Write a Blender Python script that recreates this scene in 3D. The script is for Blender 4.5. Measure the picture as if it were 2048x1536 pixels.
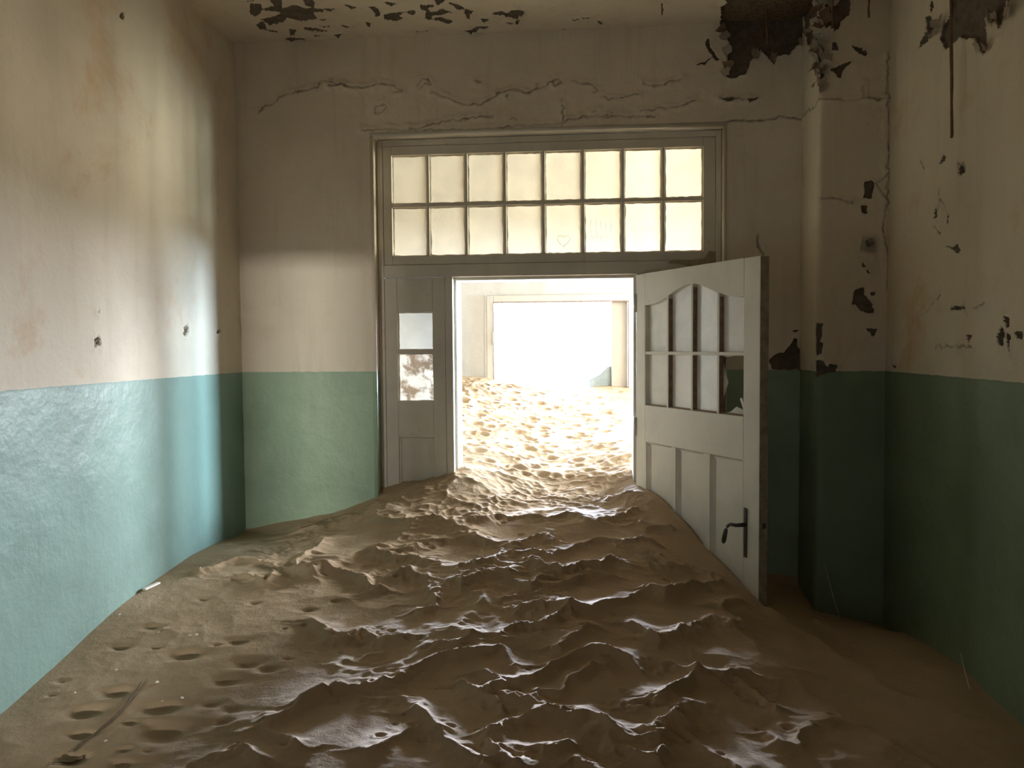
import bpy, bmesh, math, random, json
import numpy as np
from mathutils import Vector, Matrix
random.seed(7)
S = bpy.context.scene
COL = S.collection
for o in list(bpy.data.objects): bpy.data.objects.remove(o)

# ---------------------------------------------------------------- camera, world, lights, exposure
cd = bpy.data.cameras.new('camera'); cam = bpy.data.objects.new('camera', cd); COL.objects.link(cam)
cd.sensor_width = 36.0; cd.lens = 1650/2048*36; cd.clip_start = .02
_r, _u, _w = Vector((.99572,.092101,-.007706)), Vector((.003406,.046753,.998901)), Vector((-.09236,.994651,-.04624))
M = Matrix((( _r.x,_u.x,-_w.x,.2193),(_r.y,_u.y,-_w.y,-3.9674),(_r.z,_u.z,-_w.z,1.6927),(0,0,0,1)))
cam.matrix_world = M
S.camera = cam
S.view_settings.view_transform = 'Standard'; S.view_settings.look = 'None'
S.view_settings.gamma = 1; S.view_settings.use_curve_mapping = False
S.view_settings.exposure = 0.0
W = bpy.data.worlds.new('world'); S.world = W; W.use_nodes = True
W.node_tree.nodes['Background'].inputs[0].default_value = (.9,.95,1,1)
W.node_tree.nodes['Background'].inputs[1].default_value = 1.25
S.cycles.diffuse_bounces = 6
S.cycles.sample_clamp_indirect = 6

def area(name, loc, direction, sx, sy, power, color):
    l = bpy.data.lights.new(name, 'AREA'); l.shape = 'RECTANGLE'; l.size = sx; l.size_y = sy
    l.energy = power; l.color = color
    o = bpy.data.objects.new(name, l); COL.objects.link(o); o.location = loc
    o.rotation_euler = Vector(direction).to_track_quat('-Z', 'Y').to_euler()
    return o
# daylight in the openings of the building
# daylight: window at the right end of the passage, two windows in the far wall of the passage
area('passage_window_light', (4.32, 1.98, 2.0), (-1, -.3, -.05), .8, 1.2, 1050, (.62,.82,1))
area('passage_side_window_light', (3.35, 2.72, 2.08), (-.75, -1, -.05), .9, 1.2, 520, (.82,.90,1))
area('passage_side_window_light', (2.15, 2.72, 2.33), (-.6, -1, -.12), .9, 1.3, 680, (.84,.91,1))
# wide opening to the sky at the end of the far room
area('far_opening_light', (.0, 7.08, 2.24), (0, -1, 0), 2.98, 1.7, 15000, (.58,.71,1))
# added unseen lamp far behind the viewer, beams through the rear opening
area('rear_beam_lamp', (-1.7, -20.5, 1.6), (.02, 1, 0), 1.2, .3, 1700, (1,.96,.90))


# ---------------------------------------------------------------- helpers
XL, XR, XP, YP, ZC, ZG = -1.4995, 1.4962, 1.2048, -.2769, 3.1788, 1.5721
XA, XB, ZT = -.8246, .8573, 2.717
HX, HY, ANG, LW = .45, .09, .49475, .9027
ZO = 2.035
ZP = 3.5
D = json.loads(r'''{"cr_thin":[[[-1.3905,2.8426],[-1.3455,2.8693],[-1.2931,2.8958],[-1.2482,2.9294],[-1.1671,2.9371],[-1.0862,2.9588],[-1.0637,2.9895],[-1.0057,2.9698],[-0.9623,2.9613],[-0.9188,2.9527],[-0.8538,2.9434],[-0.7742,2.9614],[-0.7097,2.9451],[-0.6669,2.9262],[-0.7173,2.9176]],[[-1.035,2.9639],[-1.006,2.9559],[-0.9621,2.9682],[-0.9044,2.9487]],[[-0.595,2.9479],[-0.5733,2.9714],[-0.5377,2.9701],[-0.5308,2.9525],[-0.5664,2.9504],[-0.5773,2.9334]],[[-0.5241,2.9142],[-0.4746,2.8917],[-0.425,2.8761],[-0.3757,2.8502],[-0.291,2.8439],[-0.2486,2.8597],[-0.1991,2.8923],[-0.1079,2.9097],[-0.0662,2.8876],[-0.0048,2.9094]],[[-0.3111,2.9548],[-0.2829,2.9504]],[[-0.1642,2.8739],[-0.1501,2.8837]],[[-0.8015,2.8229],[-0.7938,2.8576],[-0.754,2.8667],[-0.7469,2.856],[-0.7691,2.8219],[-0.7979,2.8228]],[[-0.2079,2.8927],[-0.1097,2.9121],[-0.0634,2.883],[-0.0168,2.9087],[0.0852,2.9505],[0.1035,2.9317],[0.0666,2.9194],[0.0574,2.9379]],[[0.1496,2.9391],[0.2047,2.9235],[0.2413,2.9176],[0.2687,2.8894],[0.2458,2.8857]],[[0.2778,2.8664],[0.3326,2.8464],[0.3873,2.8536],[0.46,2.8691]],[[0.4781,2.9135],[0.5324,2.9025],[0.6046,2.9134],[0.6585,2.9294]],[[-0.871,2.7436],[-0.7168,2.7434],[-0.602,2.7398],[-0.5159,2.7603],[-0.4303,2.776],[-0.3925,2.7702],[-0.3357,2.7868],[-0.2228,2.7922]],[[-0.7361,2.7366],[-0.3552,2.7274],[-0.2609,2.7309],[-0.0737,2.7415],[0.0656,2.737],[0.2041,2.7736],[0.3141,2.7745]],[[0.2409,2.7951],[0.2593,2.799]],[[0.469,2.7875],[0.5505,2.7983],[0.6407,2.8042],[0.7215,2.8284]],[[0.8287,2.8381],[0.9266,2.8258],[0.9692,2.8288]],[[0.0986,2.8636],[0.1028,2.7906],[0.1119,2.7629],[0.0979,2.7223]],[[-0.1481,2.776],[-0.1108,2.772]],[[0.2958,2.766],[0.3872,2.7676],[0.5325,2.7583]]],"cr_deep":[[[0.8512,2.7199],[0.8886,2.7354],[0.98,2.7266],[1.0296,2.7309],[1.0956,2.7412],[1.1614,2.7349],[1.2066,2.7276]],[[1.008,2.1977],[1.0082,2.1554],[1.0251,2.1212],[1.0378,2.0871]]],"hole_back":[[[0.8284,3.2335],[0.8327,3.196],[0.8412,3.1334],[0.8787,3.0903],[0.8581,3.0579],[0.8708,3.0075],[0.8528,2.9498],[0.8794,2.928],[0.9085,2.9244],[0.9457,2.9464],[0.9686,2.9954],[1.0153,3.0516],[1.0443,3.0214],[1.065,3.0082],[1.0936,3.0236],[1.1428,3.0217],[1.1671,3.062],[1.2159,3.0889],[1.2148,3.2164]],[[0.7623,3.0909],[0.7831,3.1067],[0.7874,3.0608],[0.8292,3.0091],[0.8209,3.0053],[0.7833,3.0484]],[[0.7251,2.9881],[0.7959,3.0271],[0.7626,2.9992]],[[0.777,3.1901],[0.8078,3.1888],[0.787,3.1856]],[[0.8341,2.8336],[0.8965,2.8314],[0.8716,2.8197]],[[0.9588,2.825],[1.0043,2.8276],[0.9713,2.8121]],[[1.0628,1.6209],[1.0895,1.6413],[1.1296,1.6514],[1.1627,1.6854],[1.1725,1.7195],[1.1858,1.7194],[1.1895,1.6783],[1.2043,1.6577],[1.223,1.6507],[1.2237,1.572],[1.0765,1.5727],[1.073,1.6037]],[[1.1722,1.7571],[1.1955,1.7569],[1.1822,1.7502]]],"cr_pil":[[[1.2002,2.7343],[1.285,2.7329],[1.353,2.7282],[1.3905,2.7369],[1.4881,2.7243]],[[1.4882,2.7144],[1.4971,2.6068],[1.4953,2.4532],[1.4936,2.2989],[1.48,2.1831],[1.4965,2.0662],[1.5023,1.9102]],[[1.492,2.4186],[1.4474,2.3774],[1.4744,2.3303],[1.4974,2.295]],[[1.2208,2.3147],[1.2893,2.3115],[1.3503,2.2907]],[[1.3861,2.7868],[1.3867,2.7409]],[[1.4857,2.9128],[1.4896,2.7258]]],"hole_pil":[[[1.3594,1.9235],[1.399,1.9279],[1.3993,1.8978],[1.4333,1.8597],[1.4397,1.8281],[1.4246,1.822],[1.3909,1.835],[1.3662,1.8605],[1.354,1.8606]],[[1.4296,1.9099],[1.4448,1.9097],[1.448,1.894],[1.4328,1.8942]],[[1.4162,1.7528],[1.4528,1.7525],[1.4531,1.7273],[1.438,1.7211],[1.4347,1.7401]],[[1.1948,1.8183],[1.2062,1.7802],[1.226,1.7768],[1.2234,1.7166],[1.2143,1.7009],[1.2298,1.6944],[1.2302,1.6531],[1.2087,1.6406],[1.1964,1.6406]],[[1.1965,1.6216],[1.2274,1.6214],[1.2524,1.5894],[1.2646,1.6021],[1.2893,1.5988],[1.2864,1.5734],[1.2157,1.5578],[1.1972,1.5451]],[[1.3947,2.0359],[1.41,2.0231],[1.4009,2.0232]],[[1.4102,2.0106],[1.4225,1.9978],[1.4134,1.9948]],[[1.3992,2.3128],[1.3984,2.3786],[1.4209,2.3896],[1.4361,2.3776],[1.4294,2.3121]],[[1.3845,2.2782],[1.4109,2.2776],[1.4112,2.2505],[1.387,2.2549]],[[1.3973,2.1459],[1.4128,2.1222],[1.4355,2.1179],[1.4131,2.095],[1.3978,2.1069]],[[1.2125,3.1985],[1.236,3.1061],[1.2329,3.0375],[1.2181,3.0076],[1.282,3.024],[1.2892,3.058],[1.3265,3.0868],[1.3253,3.1932]],[[1.2498,2.857],[1.2686,2.864],[1.3361,2.8882],[1.3064,2.8549],[1.2879,2.8172],[1.2763,2.8445]],[[1.2565,2.941],[1.2622,2.9714],[1.2728,2.9709],[1.2754,2.9403]],[[1.3429,2.9566],[1.3731,2.944],[1.4071,2.9236],[1.3959,2.9164],[1.3582,2.9369]],[[1.1889,2.8862],[1.2041,2.8856],[1.2049,2.7934],[1.1898,2.7939]]],"hole_right":[[[-0.7767,2.796],[-0.8141,2.8307],[-0.8588,2.8456],[-0.8997,2.9234],[-1.3041,2.7533],[-1.2733,2.7062],[-1.2301,2.6679],[-1.2058,2.6994],[-1.1699,2.7161],[-1.1341,2.704],[-1.1481,2.6585],[-1.149,2.6352],[-1.1251,2.6205],[-1.0857,2.6634],[-1.0585,2.7027],[-1.0322,2.7064],[-0.9351,2.7447],[-0.8328,2.7403]],[[-0.592,2.8317],[-0.6346,2.8577],[-0.685,2.8661],[-0.7026,2.8395],[-0.6527,2.8307]],[[-0.6493,2.9202],[-0.7083,2.9041],[-0.7346,2.8542],[-0.7111,2.8331],[-0.6592,2.8826]],[[-0.7614,2.1551],[-0.7841,2.1915],[-0.7966,2.153]],[[-0.8784,2.1437],[-0.8979,2.1406],[-0.8945,2.1123],[-0.8716,2.1253]],[[-0.8018,2.3466],[-0.8397,2.3642],[-0.8629,2.3526],[-0.8176,2.3398]],[[-0.9668,2.292],[-1.0012,2.297],[-1.0156,2.2756],[-0.9888,2.2627]],[[-0.8673,2.0418],[-0.9199,2.0259],[-0.963,2.0271],[-0.9781,2.0003],[-0.9421,2.0138]],[[-0.706,2.9649],[-0.7233,2.938],[-0.6992,2.9276],[-0.6898,2.9581]],[[-1.2483,1.708],[-1.2746,1.7418],[-1.2891,1.7189],[-1.2863,1.676],[-1.263,1.6874]],[[-1.287,1.7731],[-1.327,1.7694],[-1.3194,1.7408],[-1.3018,1.7367]],[[-1.355,1.718],[-1.406,1.7216],[-1.4067,1.7043],[-1.3726,1.7046]],[[-1.3024,1.7232],[-1.3296,1.705],[-1.3224,1.665],[-1.3129,1.6828]],[[-1.0476,1.7125],[-1.0796,1.7121],[-1.0698,1.6926]],[[-0.9582,2.0126],[-0.9809,2.01],[-0.9758,1.9981]],[[-0.9314,1.8112],[-0.9771,1.8193],[-1.0221,1.8073],[-0.9776,1.8067]],[[-0.3742,1.603],[-0.4155,1.5979],[-0.383,1.5879]]],"cr_right":[[[-0.7776,2.1526],[-0.8225,2.2113],[-0.8547,2.1733],[-0.8939,2.1284]],[[-0.635,2.3898],[-0.6797,2.3458]],[[-0.8053,2.2538],[-0.8218,2.2311]],[[-0.9663,2.3045],[-1.0078,2.3017],[-1.0224,2.2741],[-0.9675,2.2732]],[[-0.7627,2.1214],[-0.8274,2.086]],[[-0.7892,1.6774],[-1.0915,1.6779]],[[-0.6639,1.8006],[-0.8328,1.8633]],[[-0.9314,1.8112],[-1.0217,1.8172],[-1.0342,1.777]],[[-1.0863,1.8093],[-1.1672,1.8197]]],"hole_left":[[[-1.2307,1.6998],[-1.2298,1.7172],[-1.2173,1.7313],[-1.1996,1.7279],[-1.1889,1.7032],[-1.2008,1.7068],[-1.2124,1.712]],[[-0.5959,1.7622],[-0.5858,1.7879],[-0.5547,1.7929],[-0.547,1.7716],[-0.5704,1.7476]],[[-0.2729,1.7719],[-0.2361,1.7749],[-0.2422,1.7608],[-0.2684,1.7581]],[[-1.0123,2.922],[-0.9849,2.9418],[-0.9866,2.9102],[-1.003,2.9111]],[[-1.2181,1.8291],[-1.1972,1.8318],[-1.2007,1.8211]]],"hole_ceil":[[[0.8253,-0.0241],[0.8119,-0.1945],[0.8046,-0.455],[1.2094,-0.4103],[1.3666,0.1462],[0.8425,0.0868]],[[-1.2279,-0.4472],[-1.1873,-0.4427],[-1.2023,-0.3897],[-1.2565,-0.323],[-1.266,-0.3487]],[[-1.1959,-0.389],[-1.1459,-0.4148],[-1.1254,-0.3652],[-1.0521,-0.4199],[-1.0178,-0.369],[-0.9388,-0.3681],[-0.9489,-0.3374],[-1.0029,-0.3354],[-0.9986,-0.2691],[-1.0594,-0.2507],[-1.0959,-0.2633],[-1.1168,-0.2991],[-1.174,-0.238],[-1.2335,-0.2275],[-1.2468,-0.2802],[-1.1753,-0.3056],[-1.1214,-0.3406]],[[-1.2934,-0.2255],[-1.2534,-0.2555],[-1.2772,-0.1618],[-1.2907,-0.1723]],[[-1.0854,-0.1669],[-1.0378,-0.1526],[-0.999,-0.1213],[-1.0359,-0.1164],[-1.0911,-0.1408]],[[-1.2238,-0.041],[-1.1914,-0.0601],[-1.1389,-0.0352],[-1.1555,0.0014],[-1.1997,0.0021]],[[-1.1624,-0.1578],[-1.1385,-0.1461],[-1.1746,-0.0862],[-1.1749,-0.1048]],[[-0.9783,-0.0639],[-0.9418,-0.0783],[-0.9694,-0.0348]],[[-0.9059,-0.1731],[-0.8816,-0.1615],[-0.9002,-0.146]],[[-0.6891,-0.2675],[-0.6444,-0.287],[-0.5955,-0.2977],[-0.626,-0.2522],[-0.6087,-0.2253],[-0.6526,-0.1964],[-0.6882,-0.2174]],[[-0.4976,-0.3579],[-0.4519,-0.3606],[-0.4862,-0.3175],[-0.4682,-0.2754],[-0.4887,-0.2034],[-0.5036,-0.2301],[-0.486,-0.2855],[-0.5038,-0.3115]],[[-0.4617,-0.2747],[-0.4159,-0.3096],[-0.3828,-0.2739],[-0.4193,-0.2536],[-0.4663,-0.2507]],[[-0.4722,-0.2015],[-0.4366,-0.2309],[-0.3992,-0.1763],[-0.4115,-0.1434],[-0.4389,-0.1808]],[[-0.3565,-0.0576],[-0.3223,-0.0537],[-0.2902,-0.0859],[-0.3055,-0.0245],[-0.2769,-0.0029],[-0.2883,0.0578],[-0.3187,0.0203],[-0.333,-0.0277]],[[-0.2762,-0.0879],[-0.2462,-0.0809],[-0.2529,-0.0549],[-0.279,-0.0668]],[[-0.2571,-0.1824],[-0.2324,-0.1661],[-0.2488,-0.1423]],[[-0.1983,-0.2288],[-0.164,-0.2413],[-0.1275,-0.2127],[-0.11,-0.2594],[-0.0655,-0.2464],[-0.0654,-0.2057],[-0.0955,-0.2009],[-0.0984,-0.1679],[-0.124,-0.1791],[-0.1544,-0.2075]],[[-0.3749,-0.3597],[-0.3509,-0.3493],[-0.3176,-0.3144],[-0.3468,-0.2939],[-0.3597,-0.3347]],[[-0.3168,-0.2985],[-0.2838,-0.2789],[-0.3077,-0.2493],[-0.3115,-0.2002],[-0.3186,-0.2423]],[[-0.7895,-0.1947],[-0.7741,-0.1756],[-0.7899,-0.1424]],[[-0.7278,-0.3603],[-0.7056,-0.3578],[-0.7045,-0.2857],[-0.7226,-0.2548],[-0.7157,-0.3193]],[[-0.653,-0.3984],[-0.6077,-0.3856],[-0.6321,-0.3652]],[[-0.5784,-0.0646],[-0.527,-0.0769],[-0.5655,-0.0595]],[[-0.8248,-0.3867],[-0.7902,-0.3594],[-0.8138,-0.3462]],[[-1.1182,-0.5176],[-1.0754,-0.5129],[-1.1196,-0.3804],[-1.1333,-0.4134]],[[-0.9773,-0.502],[-0.9467,-0.4986],[-0.9744,-0.38],[-1.0008,-0.3986]],[[-0.4295,-0.4113],[-0.386,-0.4065],[-0.4253,-0.3653]],[[-1.0063,-0.1844],[-0.9706,-0.1769],[-0.9962,-0.1727]],[[-0.1429,-0.1218],[-0.1236,-0.1109],[-0.1319,-0.0944]],[[-0.1046,-0.1346],[-0.0932,-0.1504],[-0.105,-0.0914]],[[-1.2281,-0.4853],[-1.2034,-0.4825],[-1.2256,-0.4759]],[[-1.2739,-0.1614],[-1.2332,-0.1388],[-1.2516,-0.1281]],[[-1.0713,-0.0745],[-1.0472,-0.0718],[-1.0636,-0.055]],[[-0.5745,-0.3034],[-0.5407,-0.3076],[-0.5555,-0.2689],[-0.5717,-0.2708]],[[-0.9816,-0.2588],[-0.9554,-0.2559],[-0.9738,-0.2411]],[[-0.9286,-0.3591],[-0.884,-0.3541],[-0.9144,-0.3415]],[[-1.0412,-0.5526],[-0.8685,-0.5045],[-0.907,-0.4645],[-1.0034,-0.4827]],[[-0.8031,-0.5118],[-0.6237,-0.4773],[-0.6698,-0.4455],[-0.779,-0.4651]],[[-0.4142,-0.5256],[-0.1904,-0.4582],[-0.2594,-0.4073],[-0.3685,-0.4342]],[[0.1567,-0.117],[0.1818,-0.1257],[0.1633,-0.1046]],[[0.1978,-0.1412],[0.2271,-0.1379],[0.209,-0.1227]],[[0.1079,-0.0087],[0.1266,-0.0066],[0.1167,0.0109]],[[0.2684,-0.081],[0.2917,-0.0547],[0.2778,-0.0622]]],"ridge":[[[-0.771,-0.211],[-0.685,-0.318],[-0.55,-0.372],[-0.466,-0.371],[-0.418,-0.375]],[[-0.527,-0.646],[-0.473,-0.572],[-0.373,-0.537],[-0.275,-0.536],[-0.206,-0.596]],[[-0.083,-0.62],[0.03,-0.496],[0.042,-0.561]],[[-0.01,-0.688],[0.058,-0.724],[0.163,-0.601],[0.292,-0.534],[0.368,-0.561],[0.481,-0.519]],[[-0.922,-0.826],[-0.821,-0.8],[-0.678,-0.859],[-0.598,-0.975],[-0.551,-1.003]],[[-0.012,-0.776],[0.064,-0.836],[0.12,-0.866],[0.206,-0.785],[0.262,-0.794],[0.312,-0.723],[0.383,-0.764]],[[0.093,-0.974],[0.168,-0.912],[0.222,-0.835],[0.3,-0.861]],[[-0.043,-1.157],[0.035,-1.136],[0.143,-1.159],[0.228,-1.16],[0.301,-1.09],[0.346,-1.039],[0.41,-0.953],[0.45,-0.923],[0.501,-0.942],[0.559,-0.89],[0.64,-0.793]],[[-0.273,-1.41],[-0.199,-1.409],[-0.16,-1.356],[-0.073,-1.352],[-0.019,-1.274],[0.078,-1.279],[0.144,-1.175]],[[0.353,-1.205],[0.435,-1.298],[0.515,-1.234],[0.592,-1.161]],[[-0.582,-1.768],[-0.521,-1.698],[-0.44,-1.659],[-0.374,-1.627],[-0.322,-1.581],[-0.283,-1.528],[-0.214,-1.481],[-0.132,-1.465],[-0.057,-1.436],[0.001,-1.513]],[[0.01,-1.616],[0.073,-1.552],[0.15,-1.447],[0.221,-1.403],[0.285,-1.411],[0.329,-1.427],[0.37,-1.49]],[[-0.153,-1.626],[-0.097,-1.679],[-0.019,-1.748]],[[-0.007,-1.694],[0.058,-1.698],[0.071,-1.632],[0.131,-1.625],[0.233,-1.482]],[[-0.093,-1.567],[-0.057,-1.611],[-0.03,-1.641],[-0.06,-1.687]],[[-0.032,-1.88],[0.005,-1.814],[0.052,-1.771],[0.118,-1.743]],[[0.119,-1.763],[0.209,-1.749],[0.264,-1.806],[0.327,-1.85],[0.382,-1.819],[0.462,-1.728]],[[-0.259,-1.765],[-0.203,-1.814],[-0.166,-1.897],[-0.112,-1.964],[-0.045,-1.995],[0.033,-2.005]],[[0.337,-1.653],[0.419,-1.636],[0.483,-1.532],[0.553,-1.454]],[[0.263,-1.816],[0.293,-1.89],[0.376,-1.908],[0.404,-1.878]],[[-0.539,-0.891],[-0.483,-0.85],[-0.412,-0.88],[-0.349,-1.039],[-0.324,-1.137],[-0.355,-1.167]],[[-0.329,-1.965],[-0.304,-1.914],[-0.263,-1.851]],[[-0.043,-1.928],[-0.006,-1.97],[0.001,-1.944]],[[0.123,-1.406],[0.181,-1.325],[0.207,-1.252]],[[-0.092,-0.883],[-0.037,-0.968],[0.011,-0.999],[0.044,-0.91]],[[-0.286,-0.957],[-0.237,-0.974],[-0.168,-0.902],[-0.092,-0.883]],[[-0.727,-1.252],[-0.652,-1.328],[-0.579,-1.359],[-0.542,-1.292],[-0.469,-1.352],[-0.407,-1.354]],[[-0.27,-0.371],[-0.184,-0.319],[-0.053,-0.323],[0.041,-0.352],[0.131,-0.288],[0.25,-0.408],[0.314,-0.34],[0.41,-0.238]],[[0.423,-0.333],[0.472,-0.396],[0.565,-0.354]],[[-0.658,-0.649],[-0.576,-0.7],[-0.493,-0.727],[-0.413,-0.788]],[[-0.218,-0.831],[-0.158,-0.792],[-0.08,-0.651]],[[0.11,-1.922],[0.167,-1.903]],[[0.144,-1.997],[0.178,-1.951],[0.219,-1.977]],[[0.335,-1.684],[0.393,-1.683],[0.446,-1.722],[0.474,-1.664]],[[0.449,-1.436],[0.492,-1.447],[0.553,-1.454]],[[0.473,-0.628],[0.518,-0.675],[0.592,-0.671]],[[0.442,-0.931],[0.494,-0.946],[0.554,-0.88],[0.662,-0.776],[0.747,-0.68]],[[0.417,-1.282],[0.45,-1.308],[0.523,-1.227],[0.582,-1.136],[0.642,-1.059],[0.694,-1.088],[0.765,-1.039]],[[0.392,-1.617],[0.433,-1.627],[0.483,-1.536],[0.547,-1.458],[0.582,-1.479],[0.621,-1.469],[0.698,-1.404]],[[0.677,-1.461],[0.72,-1.514],[0.76,-1.571]],[[0.703,-1.718],[0.717,-1.766],[0.766,-1.76],[0.797,-1.673],[0.848,-1.628],[0.906,-1.597]],[[0.379,-1.796],[0.433,-1.734],[0.473,-1.727]],[[0.493,-1.798],[0.538,-1.85],[0.566,-1.873],[0.583,-1.907]],[[0.693,-0.936],[0.792,-0.822]],[[-1.346,-0.8],[-1.263,-0.654],[-1.134,-0.692],[-0.992,-0.792],[-0.859,-0.845],[-0.785,-0.74]],[[-1.135,-0.864],[-1.012,-0.942],[-1.024,-0.857]],[[-0.742,-1.228],[-0.665,-1.33],[-0.62,-1.378],[-0.574,-1.358]],[[-0.713,-1.877],[-0.667,-1.847],[-0.588,-1.925],[-0.532,-1.949]],[[-0.712,-1.986],[-0.677,-1.959],[-0.598,-2.016]],[[-0.64,-1.84],[-0.588,-1.794],[-0.538,-1.721],[-0.482,-1.669]],[[-0.974,-0.721],[-0.953,-0.61],[-0.956,-0.44]]],"dent":[[-1.299,-1.251,30],[-1.342,-1.375,30],[-1.216,-1.381,20],[-1.085,-1.425,50],[-1.009,-1.378,16],[-0.948,-1.353,36],[-0.85,-1.493,44],[-0.875,-1.591,40],[-1.2,-1.636,42],[-1.242,-1.728,52],[-1.01,-1.723,56],[-0.865,-1.723,26],[-0.787,-1.753,24],[-0.94,-1.836,70],[-0.788,-1.817,20],[-0.866,-1.813,14],[-1.181,-1.849,36],[-1.218,-1.036,22],[-1.006,-1.075,20],[-1.01,-1.933,26],[-0.978,-1.988,26],[-1.066,-1.801,26],[-1.006,-1.807,20],[-1.202,-0.638,24],[-1.38,-0.332,34],[-1.424,-1.577,20],[-1.401,-1.653,16],[-0.729,-1.481,14],[-0.769,-1.54,30],[-1.135,-1.959,40],[-0.936,-1.943,14],[-0.785,-1.12,26],[-0.709,-1.056,16]],"twig1":[[-1.142,-1.599],[-1.123,-1.713],[-1.123,-1.811],[-1.145,-1.881],[-1.145,-1.94]],"twig2":[[-1.174,-1.988],[-1.145,-1.965],[-1.109,-1.954]],"chips":[[-1.461,-1.19],[-1.254,-1.296],[-1.241,-1.273],[-1.108,-1.317],[-1.096,-1.604],[-1.273,-1.525],[-1.347,-0.796],[-1.374,-0.972],[-1.029,-1.698],[-0.969,-1.694],[-1.081,-1.9],[-1.547,-0.626],[-1.328,-1.654],[-1.13,-1.322]],"strip":[[-1.477,-0.974],[-1.47,-0.917]],"strand":[[-0.937,2.8707],[-0.9781,2.4047]],"shaded_dado":[[0.219,2.417],[0.417,2.771]]}''')

def link(name, me, mat=None, parent=None):
    o = bpy.data.objects.new(name, me); COL.objects.link(o)
    if mat is not None and not me.materials: me.materials.append(mat)
    if parent is not None: o.parent = parent
    return o
def tag(o, label, cat, group=None, kind=None):
    o['label'] = label; o['category'] = cat
    if group: o['group'] = group
    if kind: o['kind'] = kind
    return o
def empty(name, loc=(0,0,0), rz=0):
    o = bpy.data.objects.new(name, None); COL.objects.link(o); o.location = loc; o.rotation_euler = (0,0,rz)
    return o
class MB:
    def __init__(s): s.bm = bmesh.new()
    def box(s, a, b, bevel=0, m=None):
        r = bmesh.ops.create_cube(s.bm, size=1)
        vs = r['verts']
        for v in vs:
            v.co = Vector((a[i] + (b[i]-a[i])*(v.co[i]+.5) for i in range(3)))
        if bevel:
            es = list({e for v in vs for e in v.link_edges})
            rr = bmesh.ops.bevel(s.bm, geom=es, offset=bevel, segments=2, affect='EDGES', profile=.5)
            vs = rr['verts']
        if m is not None:
            for v in vs: v.co = m @ v.co
        return s
    def prism(s, pts, y0, y1):
        # polygon in the xz plane, extruded along y
        a = [s.bm.verts.new((x, y0, z)) for x, z in pts]; b = [s.bm.verts.new((x, y1, z)) for x, z in pts]
        n = len(pts)
        s.bm.faces.new(a); s.bm.faces.new(b[::-1])
        for i in range(n): s.bm.faces.new((a[(i+1)%n], a[i], b[i], b[(i+1)%n]))
        return s
    def tube(s, pts, rad, seg=8, rads=None):
        pts = [Vector(p) for p in pts]; rings = []
        for i, p in enumerate(pts):
            t = (pts[min(i+1, len(pts)-1)] - pts[max(i-1, 0)]).normalized()
            up = Vector((0,0,1)) if abs(t.z) < .9 else Vector((1,0,0))
            a = t.cross(up).normalized(); b = t.cross(a)
            r = rads[i] if rads else rad
            rings.append([s.bm.verts.new(p + a*math.cos(2*math.pi*k/seg)*r + b*math.sin(2*math.pi*k/seg)*r) for k in range(seg)])
        for A, B in zip(rings, rings[1:]):
            for k in range(seg): s.bm.faces.new((A[k], A[(k+1)%seg], B[(k+1)%seg], B[k]))
        s.bm.faces.new(rings[0][::-1]); s.bm.faces.new(rings[-1])
        return s
    def build(s, name, mat, parent=None, smooth=False):
        bmesh.ops.recalc_face_normals(s.bm, faces=s.bm.faces)
        me = bpy.data.meshes.new(name); s.bm.to_mesh(me); s.bm.free()
        if smooth:
            for p in me.polygons: p.use_smooth = True
        return link(name, me, mat, parent)

# numpy noise
def _h(ix, iy, s):
    v = (ix.astype(np.int64)*374761393 + iy.astype(np.int64)*668265263 + s*1442695041) & 0xFFFFFFFF
    v = ((v ^ (v >> 13))*1274126177) & 0xFFFFFFFF
    v = (v ^ (v >> 16))
    return (v & 0xFFFFFF)/float(0xFFFFFF)
def noise(x, y, s=0):
    ix, iy = np.floor(x), np.floor(y); fx, fy = x-ix, y-iy
    fx = fx*fx*(3-2*fx); fy = fy*fy*(3-2*fy)
    a, b, c, d = _h(ix,iy,s), _h(ix+1,iy,s), _h(ix,iy+1,s), _h(ix+1,iy+1,s)
    return (a*(1-fx)+b*fx)*(1-fy) + (c*(1-fx)+d*fx)*fy - .5
def fbm(x, y, s=0, o=4):
    r = 0; a = 1
    for i in range(o): r = r + a*noise(x*2**i, y*2**i, s+i*17); a *= .5
    return r
def worley(x, y, s=0):
    # squared distance to the nearest jittered point, and the second nearest
    ix, iy = np.floor(x), np.floor(y)
    d1 = np.full(x.shape, 9.); d2 = np.full(x.shape, 9.)
    for i in (-1,0,1):
        for j in (-1,0,1):
            cx, cy = ix+i, iy+j
            d = (cx+_h(cx,cy,s)-x)**2 + (cy+_h(cx,cy,s+5)-y)**2
            d2 = np.minimum(d2, np.maximum(d1, d)); d1 = np.minimum(d1, d)
    return d1, d2
def seg_dist(x, y, P):
    d = np.full(x.shape, 9.)
    for (ax, ay), (bx, by) in zip(P, P[1:]):
        vx, vy = bx-ax, by-ay; L = vx*vx+vy*vy+1e-12
        t = np.clip(((x-ax)*vx+(y-ay)*vy)/L, 0, 1)
        d = np.minimum(d, (x-ax-t*vx)**2 + (y-ay-t*vy)**2)
    return np.sqrt(d)
def poly_sd(x, y, P):
    d = seg_dist(x, y, P + [P[0]])
    ins = np.zeros(x.shape, bool)
    n = len(P)
    for i in range(n):
        ax, ay = P[i]; bx, by = P[(i+1)%n]
        c = ((ay > y) != (by > y)) & (x < (bx-ax)*(y-ay)/((by-ay) if by != ay else 1e-9) + ax)
        ins ^= c
    return np.where(ins, -d, d)
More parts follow.
